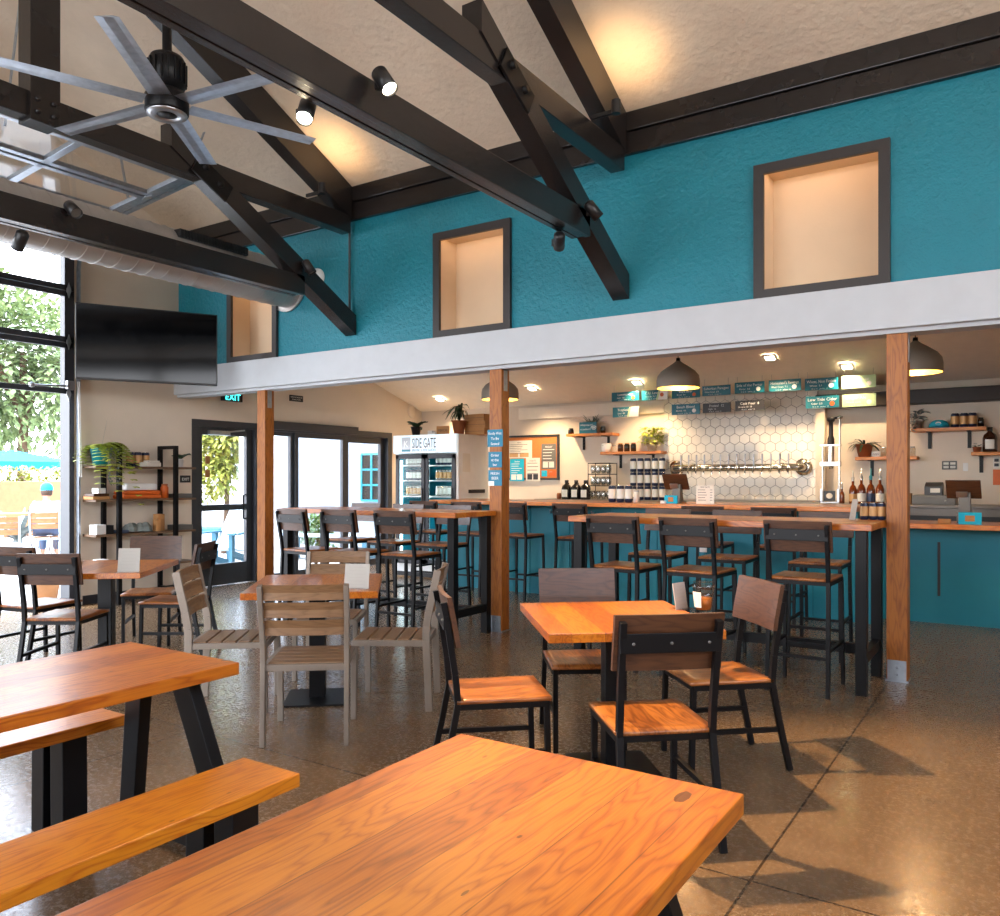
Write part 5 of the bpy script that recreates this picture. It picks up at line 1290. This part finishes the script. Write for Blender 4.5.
CX = atV(349.5, 260, VT - .03).x
cd = MB().tube([Vector((CX, VT - .03, 3.05)), Vector((CX, VT - .03, 4.05)), Vector((CX, VT - .1, 4.12))] if False else [Vector((CX, VT - .03, 3.05)), Vector((CX, VT - .03, 4.05)), Vector((CX, VT - .09, 4.2)), Vector((CX, VT - .25, 4.34)), Vector((CX, 5.2, ceil_z(5.2) - .3)), Vector((CX, 3.5, ceil_z(3.5) - .3))], .012, 8)
tag(cd.build('conduit_pipe', 'frame'), 'thin metal conduit running down the teal wall beside the far truss', 'conduit')
tag(MB().b2((-5.93, VT - .05, 2.93), (-5.8, VT - .002, 3.06), 0, .006).build('junction_box', 'steel'), 'grey junction box at the foot of the conduit', 'junction box') if False else None
a = atV(318, 278, VT - .002)
T = Matrix.Translation(a) @ Matrix.Rotation(PI / 2, 4, 'X')
t = thing('siren', 'white round alarm on the teal wall behind the far truss', 'alarm', a)
MB().lathe([(.1, 0), (.1, .03), (.06, .05), (.055, .14), (.0, .15)], 22, (0, 0, 0), 0, True, Matrix.Rotation(PI / 2, 4, 'X')).build('casing', 'white', t)

# ------------------------------------------------------------------ outside
gd = MB().b2((-60, -30, -.14), (UL - .18, 40, -.02)).b2((UL - .18, -30, -.14), (20, VF - .2, -.02)); tag(gd.build('patio_ground', 'patio'), 'pale sunlit patio paving outside the doors', 'ground', None, 'structure')
gd = bpy.data.objects['patio_ground']; 
def crown(name, label, loc, rx, ry, rz, zc, n, ls, lm, seed, trunk=.12, group='trees and hedges outside', cat='tree', core=True):
    t = thing(name, label, cat, loc, 0, group); m = MB(); rr = random.Random(seed)
    lobes = [(rr.uniform(-.5, .5) * rx, rr.uniform(-.5, .5) * ry, rr.uniform(-.5, .5) * rz, rr.uniform(.45, .75)) for _ in range(9)]
    for k in range(n):
        L_ = lobes[k % 9]; d = Vector((rr.gauss(0, 1), rr.gauss(0, 1), rr.gauss(0, 1))).normalized(); q = rr.uniform(.55, 1)
        p = (L_[0] + d.x * rx * L_[3] * q, L_[1] + d.y * ry * L_[3] * q, zc + L_[2] + d.z * rz * L_[3] * q)
        if p[2] < .05: continue
        m.leaf(p, d + Vector((rr.uniform(-.6, .6), rr.uniform(-.6, .6), rr.uniform(-.4, .6))), ls * rr.uniform(.6, 1.3), ls * .55, 0, .25, 2)
    m.build('foliage', lm, t)
    b = MB().tube([(0, 0, 0), (.05, .03, zc * .5), (0, .05, zc)], [trunk, trunk * .8, trunk * .5], 8)
    for k in range(5):
        a = rr.uniform(0, 2 * PI); b.tube([(0, .03, zc * .6), (math.cos(a) * rx * .5, math.sin(a) * ry * .5, zc + rz * .3)], [trunk * .4, trunk * .15], 6)
    b.build('trunk', 'bark', t); return t
def dirp(x, s, z=-.02): r = ray(x, 479); return Vector((r[0] * s, r[1] * s, z))
crown('tree', 'dense sunlit tree filling the garage door panes', dirp(22, 33), 4.6, 4.2, 4.6, 6.6, 9000, .38, 'leaf_hedge', 31, .25)
crown('tree', 'sunlit tree beyond the garage opening at the left frame edge', dirp(-260, 30), 3.0, 3., 3.2, 5.6, 3500, .3, 'leaf_hedge', 32, .25)
crown('tree', 'tree behind the patio chairs to the right of the garage opening', dirp(190, 46), 3., 3., 3., 5.8, 3500, .3, 'leaf_hedge', 33, .22)
crown('shrub', 'tall sunlit shrub outside the entrance door', dirp(224, 15.6), .75, .75, 1.35, 2.0, 4200, .12, 'leaf_yellow', 34, .06, cat='shrub')
crown('shrub', 'lower sunlit shrub beside the blue garden chair', dirp(160, 15.9), .45, .45, .7, .9, 1500, .1, 'leaf_yellow', 35, .04, cat='shrub')
crown('shrub', 'low green bush below the window at the glass doors', dirp(316, 15.2), .45, .45, .35, .45, 900, .09, 'leaf_mid', 36, .03, cat='shrub')
w_ = dirp(26, 20.5)
tag(MB().b2((-.2, -6, -.02), (.2, 4, 1.36), 0, .02).build('planter_wall', 'tan_block', None, (w_.x, w_.y, 0), R(12)), 'tan block planter wall behind the patio seating', 'planter wall')
t = thing('planting', 'mixed flowering plants on the tan planter wall', 'plants', (w_.x - 1.1, w_.y + .2, 1.0), R(12), None)
m = MB(); rr = random.Random(40)
for k in range(1800): m.leaf((rr.uniform(-.4, .4), rr.uniform(-6, 4), .2 + rr.uniform(0, .5)), (rr.uniform(-1, 1), rr.uniform(-1, 1), rr.uniform(0, 1.2)), .22, .08, 0, .3, 2)
m.build('foliage', 'leaf_yellow', t); MB().b2((-.35, -6, -1.0), (.3, 4, .2)).build('soil_bed', 'soil', t)
t['kind'] = 'stuff'
ag = thing('agave', 'big pale agave in front of the tan planter wall', 'agave', dirp(18, 17.5), 0)
m = MB(); m.lathe([(.1, 0), (.09, .14), (0, .16)], 10); blades(34, 1.0, .1, 1.0, .12, 41)(m, .1); m.build('foliage', 'leaf_grey', ag)
# umbrella
p = dirp(10, 24)
t = thing('patio_umbrella', 'turquoise patio umbrella beyond the garage opening', 'umbrella', p)
MB().tube([(0, 0, 0), (0, 0, 2.28)], .03, 8).build('pole', 'black', t)
m = MB(); n = 8; vs = [(0, 0, 2.3)] + [(2.0 * math.cos(2 * PI * k / n + .2), 2.0 * math.sin(2 * PI * k / n + .2), 1.93) for k in range(n)] + [(2.0 * math.cos(2 * PI * k / n + .2), 2.0 * math.sin(2 * PI * k / n + .2), 1.72) for k in range(n)]
m.add(vs, [[0, 1 + k, 1 + (k + 1) % n] for k in range(n)] + [[1 + k, 1 + (k + 1) % n, 1 + n + (k + 1) % n, 1 + n + k] for k in range(n)]); m.build('canopy', 'umbrella', t)
m = MB()
for k in range(n): m.tube([(0, 0, 2.25), vs[1 + k]], .012, 5)
m.build('rib', 'black', t)
# patio chairs, table and seated person
pc = slat_chair(dirp(46.5, 14.0), R(57), 'patio chair with a tan slat back holding the seated person', 'slatlight', 'patio chairs', 'adir_white')
dup(pc, dirp(4, 12.4), R(60), 'patio chair with a bleached slat back at the left frame edge')
dup(pc, dirp(-40, 16.6), R(250), 'patio chair on the far side of the patio table')
p = dirp(21, 16.4)
t = thing('patio_table', 'patio table with a tan top and white legs in the garage opening', 'table', p, R(57))
MB().b2((-.45, -.45, .71), (.45, .45, .75), 0, .005).build('tabletop', 'slatlight', t)
for sx in (-1, 1):
    for sy in (-1, 1): MB().b2((sx * .4 - .04, sy * .4 - .04, 0), (sx * .4 + .04, sy * .4 + .04, .71), 0, .004).build('leg', 'adir_white', t)
def person():
    p = dirp(46.5, 14.0); t = thing('person', 'person in a turquoise cap and white shirt seated outside, back to us', 'person', p + Vector((-math.sin(R(57)), math.cos(R(57)), 0)) * .07 + Vector((0, 0, .045)), R(57))
    def skin_obj(name, verts, edges, radii, mat, parent, root=0):
        me = bpy.data.meshes.new(name); me.from_pydata(verts, edges, []); o = bpy.data.objects.new(name, me); COL.objects.link(o)
        sk = o.modifiers.new('skin', 'SKIN'); sl = me.skin_vertices[0].data
        for i, r_ in enumerate(radii): sl[i].radius = (r_, r_) if not isinstance(r_, tuple) else r_; sl[i].use_root = (i == root)
        ss = o.modifiers.new('sub', 'SUBSURF'); ss.levels = 2; ss.render_levels = 2
        dg = bpy.context.evaluated_depsgraph_get(); bpy.context.view_layer.update()
        me2 = bpy.data.meshes.new_from_object(o.evaluated_get(dg)); o.modifiers.clear(); o.data = me2; me2.materials.clear(); me2.materials.append(M[mat])
        for pl in me2.polygons: pl.use_smooth = True
        o.parent = parent; return o
    S = .001
    V_ = [(0, -.05, .54), (0, -.1, .72), (0, -.1, .9), (0, -.07, 1.0), (0, -.05, 1.09), (0, -.03, 1.17), (0, -.02, 1.25),
          (.17, -.08, .96), (.24, .0, .74), (.16, .22, .76), (.12, .28, .77), (-.17, -.08, .96), (-.24, .0, .74), (-.16, .22, .76), (-.12, .28, .77),
          (.09, .0, .53), (.11, .4, .54), (.11, .42, .12), (.11, .52, .05), (-.09, .0, .53), (-.11, .4, .54), (-.11, .42, .12), (-.11, .52, .05)]
    E_ = [(0, 1), (1, 2), (2, 3), (3, 4), (4, 5), (5, 6), (2, 7), (7, 8), (8, 9), (9, 10), (2, 11), (11, 12), (12, 13), (13, 14), (0, 15), (15, 16), (16, 17), (17, 18), (0, 19), (19, 20), (20, 21), (21, 22)]
    rad_ = [(.15, .11), (.14, .1), (.16, .1), .055, .06, .085, .07, .055, .045, .035, .03, .055, .045, .035, .03, .085, .065, .045, .035, .085, .065, .045, .035]
    skin_obj('body', V_, E_, rad_, 'skin', t)
    skin_obj('shirt', [V_[0], V_[1], V_[2], (0, -.085, .975), V_[7], (.22, -.03, .82), V_[11], (-.22, -.03, .82)], [(0, 1), (1, 2), (2, 3), (2, 4), (4, 5), (2, 6), (6, 7)], [(.165, .125), (.155, .115), (.175, .115), .07, .07, .065, .07, .065], 'cloth_white', t)
    skin_obj('trousers', [V_[0], V_[15], V_[16], V_[17], V_[19], V_[20], V_[21]], [(0, 1), (1, 2), (2, 3), (0, 4), (4, 5), (5, 6)], [(.165, .12), .1, .078, .06, .1, .078, .06], 'denim', t)
    MB().lathe([(.0, .13), (.05, .122), (.085, .09), (.1, .04), (.1, .0)], 18, (0, -.025, 1.2)).add([(-.08, .06, 1.21), (.08, .06, 1.21), (.06, .16, 1.19), (-.06, .16, 1.19)], [[0, 1, 2, 3]]).build('cap', 'cap', t)
    MB().lathe([(.088, .02), (.094, -.03), (.08, -.09), (.05, -.1)], 16, (0, -.035, 1.2)).build('hair', 'hair', t)
    return t
person()
# bare twiggy plant by the garage jamb
t = thing('twig_plant', 'bare twiggy plant in a tan pot beside the garage jamb', 'potted plant', dirp(46, 9.6))
MB().lathe(pot_lathe(.12, .16, .3), 16).build('pot', 'tan_block', t)
m = MB(); rr = random.Random(50)
for k in range(22):
    a = rr.uniform(0, 2 * PI); q = rr.uniform(.1, .3); b = Vector((math.cos(a) * q, math.sin(a) * q, rr.uniform(.5, .85))); m.tube([(0, 0, .25), b * .6 + Vector((0, 0, .1)), b], [.006, .004, .002], 4)
m.build('stems', 'bark', t)
# outside the glass doors: stucco wall, column, garden chair
p = dirp(330, 17.2)
t = thing('stucco_building', 'white stucco wall with a green framed window beyond the glass doors', 'building', p)
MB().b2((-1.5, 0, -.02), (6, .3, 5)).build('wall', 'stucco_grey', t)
q = dirp(372, 17.2) - p
m = MB()
for z0, z1 in ((1.0, 1.95), (2.25, 3.2)):
    m.b2((q.x + .2, -.04, z0), (q.x + .75, .02, z1))
m.build('window', 'black', t)
m = MB()
for z0, z1 in ((1.0, 1.95), (2.25, 3.2)):
    for k in range(4): m.b2((q.x + .2, -.06, z0 + (z1 - z0) * k / 3 - .02), (q.x + .75, -.035, z0 + (z1 - z0) * k / 3 + .02))
    for k in range(3): m.b2((q.x + .2 + .275 * k - .02, -.06, z0), (q.x + .2 + .275 * k + .02, -.035, z1))
m.build('window_bars', 'tealpaint', t)
p = dirp(262, 20.5)
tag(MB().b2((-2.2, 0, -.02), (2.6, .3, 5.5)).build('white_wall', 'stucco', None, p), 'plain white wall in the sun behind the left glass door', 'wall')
p = dirp(249, 14.2); tag(MB().b2((-.12, -.12, -.02), (.12, .12, 4), 0, .01).build('white_column', 'white', None, p), 'white column outside the entrance door', 'column')
def adirondack(p, rz, label):
    t = thing('garden_chair', label, 'garden chair', p, rz)
    for k in range(6):
        x = -.25 + k * .1; MB().bar((x, .05, .34), (x, -.42, 1.02 - .03 * abs(k - 2.5)), .085, .02, 0, (0, 1, 0), .004).build('back_slat', 'adir_white', t)
    for k in range(5): MB().b2((-.27, .08 + k * .1, .33 + k * .015), (.27, .165 + k * .1, .35 + k * .015), 0, .003).build('seat_slat', 'adir_white', t)
    for s in (-1, 1):
        MB().b2((s * .3 - .03, .45, 0), (s * .3 + .03, .53, .6), 0, .004).build('leg', 'adir', t)
        MB().bar((s * .3, .5, .32), (s * .3, -.45, .06), .04, .1).build('leg', 'adir', t)
        MB().b2((s * .33 - .07, -.3, .6), (s * .33 + .07, .56, .625), 0, .005).build('arm', 'adir', t)
    return t
ad = adirondack(dirp(232, 12.6), R(200), 'blue garden chair with pale back slats outside the entrance door')
p = dirp(196, 13.6); t = thing('garden_table', 'low blue garden table left of the blue garden chair', 'table', p, R(20))
MB().b2((-.6, -.3, .56), (.6, .3, .62), 0, .006).build('tabletop', 'adir', t)
for sx in (-1, 1):
    for sy in (-1, 1): MB().b2((sx * .5 - .04, sy * .22 - .04, 0), (sx * .5 + .04, sy * .22 + .04, .56)).build('leg', 'adir', t)
p = dirp(330, 14.3)
t = thing('garden_bench', 'pale blue slatted bench outside the sliding glass doors', 'bench', p, R(15))
for k in range(4): MB().b2((-.9, -.25 + k * .13, .42), (.9, -.14 + k * .13, .45)).build('seat_slat', 'adir_white', t)
for sx in (-1, 1): MB().b2((sx * .8 - .04, -.24, 0), (sx * .8 + .04, .24, .42)).build('leg', 'adir', t)

# ------------------------------------------------------------------ light
wd = bpy.data.worlds.new('World'); scn.world = wd; wd.use_nodes = True
N = wd.node_tree.nodes; L = wd.node_tree.links
bg = N['Background']
tc = N.new('ShaderNodeTexCoord'); sx = N.new('ShaderNodeSeparateXYZ'); L.new(tc.outputs['Generated'], sx.inputs[0])
cr = N.new('ShaderNodeValToRGB'); L.new(sx.outputs['Z'], cr.inputs['Fac'])
cr.color_ramp.elements[0].position = 0.; cr.color_ramp.elements[0].color = (.92, .92, .93, 1)
cr.color_ramp.elements[1].position = .7; cr.color_ramp.elements[1].color = (.56, .72, 1, 1)
L.new(cr.outputs['Color'], bg.inputs['Color']); bg.inputs['Strength'].default_value = 4.9
su = bpy.data.lights.new('sun', 'SUN'); su.energy = 3; su.angle = R(.6); su.color = (1, .95, .86)
so = bpy.data.objects.new('sun', su); COL.objects.link(so)
so.rotation_euler = Vector((.12, .42, -.9)).to_track_quat('-Z', 'Y').to_euler()
# sky portals in the openings
def portal(loc, d, sx_, sy_):
    a = bpy.data.lights.new('portal', 'AREA'); a.shape = 'RECTANGLE'; a.size = sx_; a.size_y = sy_; a.cycles.is_portal = True
    o = bpy.data.objects.new('sky_portal', a); COL.objects.link(o); o.location = loc; o.rotation_euler = Vector(d).to_track_quat('-Z', 'Y').to_euler(); return o
portal(((UL + UR) / 2, VF - .05, 2.15), (0, 1, 0), UR - UL, 4.3)
portal((UL - .2, (GV0 + GV1) / 2, 2.0), (1, 0, 0), GV1 - GV0, 4.0)
portal((UL - .2, (D0 + D2) / 2, 1.1), (1, 0, 0), D2 - D0, 2.2)

portal((UR + .1, .3, 3.65), (-1, 0, 0), 7.8, 1.5)

# ------------------------------------------------------------------ camera and view
cam = bpy.data.cameras.new('camera'); co = bpy.data.objects.new('camera', cam); COL.objects.link(co)
co.location = (0, 0, EYE); co.rotation_euler = (PI / 2, 0, YAW)
cam.sensor_fit = 'HORIZONTAL'; cam.sensor_width = 36; cam.lens = 36 * .806; cam.shift_y = .021; cam.clip_start = .05
scn.camera = co
scn.view_settings.view_transform = 'Standard'; scn.view_settings.look = 'None'; scn.view_settings.gamma = 1
scn.view_settings.use_curve_mapping = False; scn.view_settings.exposure = 1.3
try:
    scn.cycles.use_denoising = True; scn.cycles.max_bounces = 10; scn.cycles.diffuse_bounces = 5; scn.cycles.sample_clamp_indirect = 8
    scn.cycles.caustics_reflective = False; scn.cycles.caustics_refractive = False
except Exception: pass
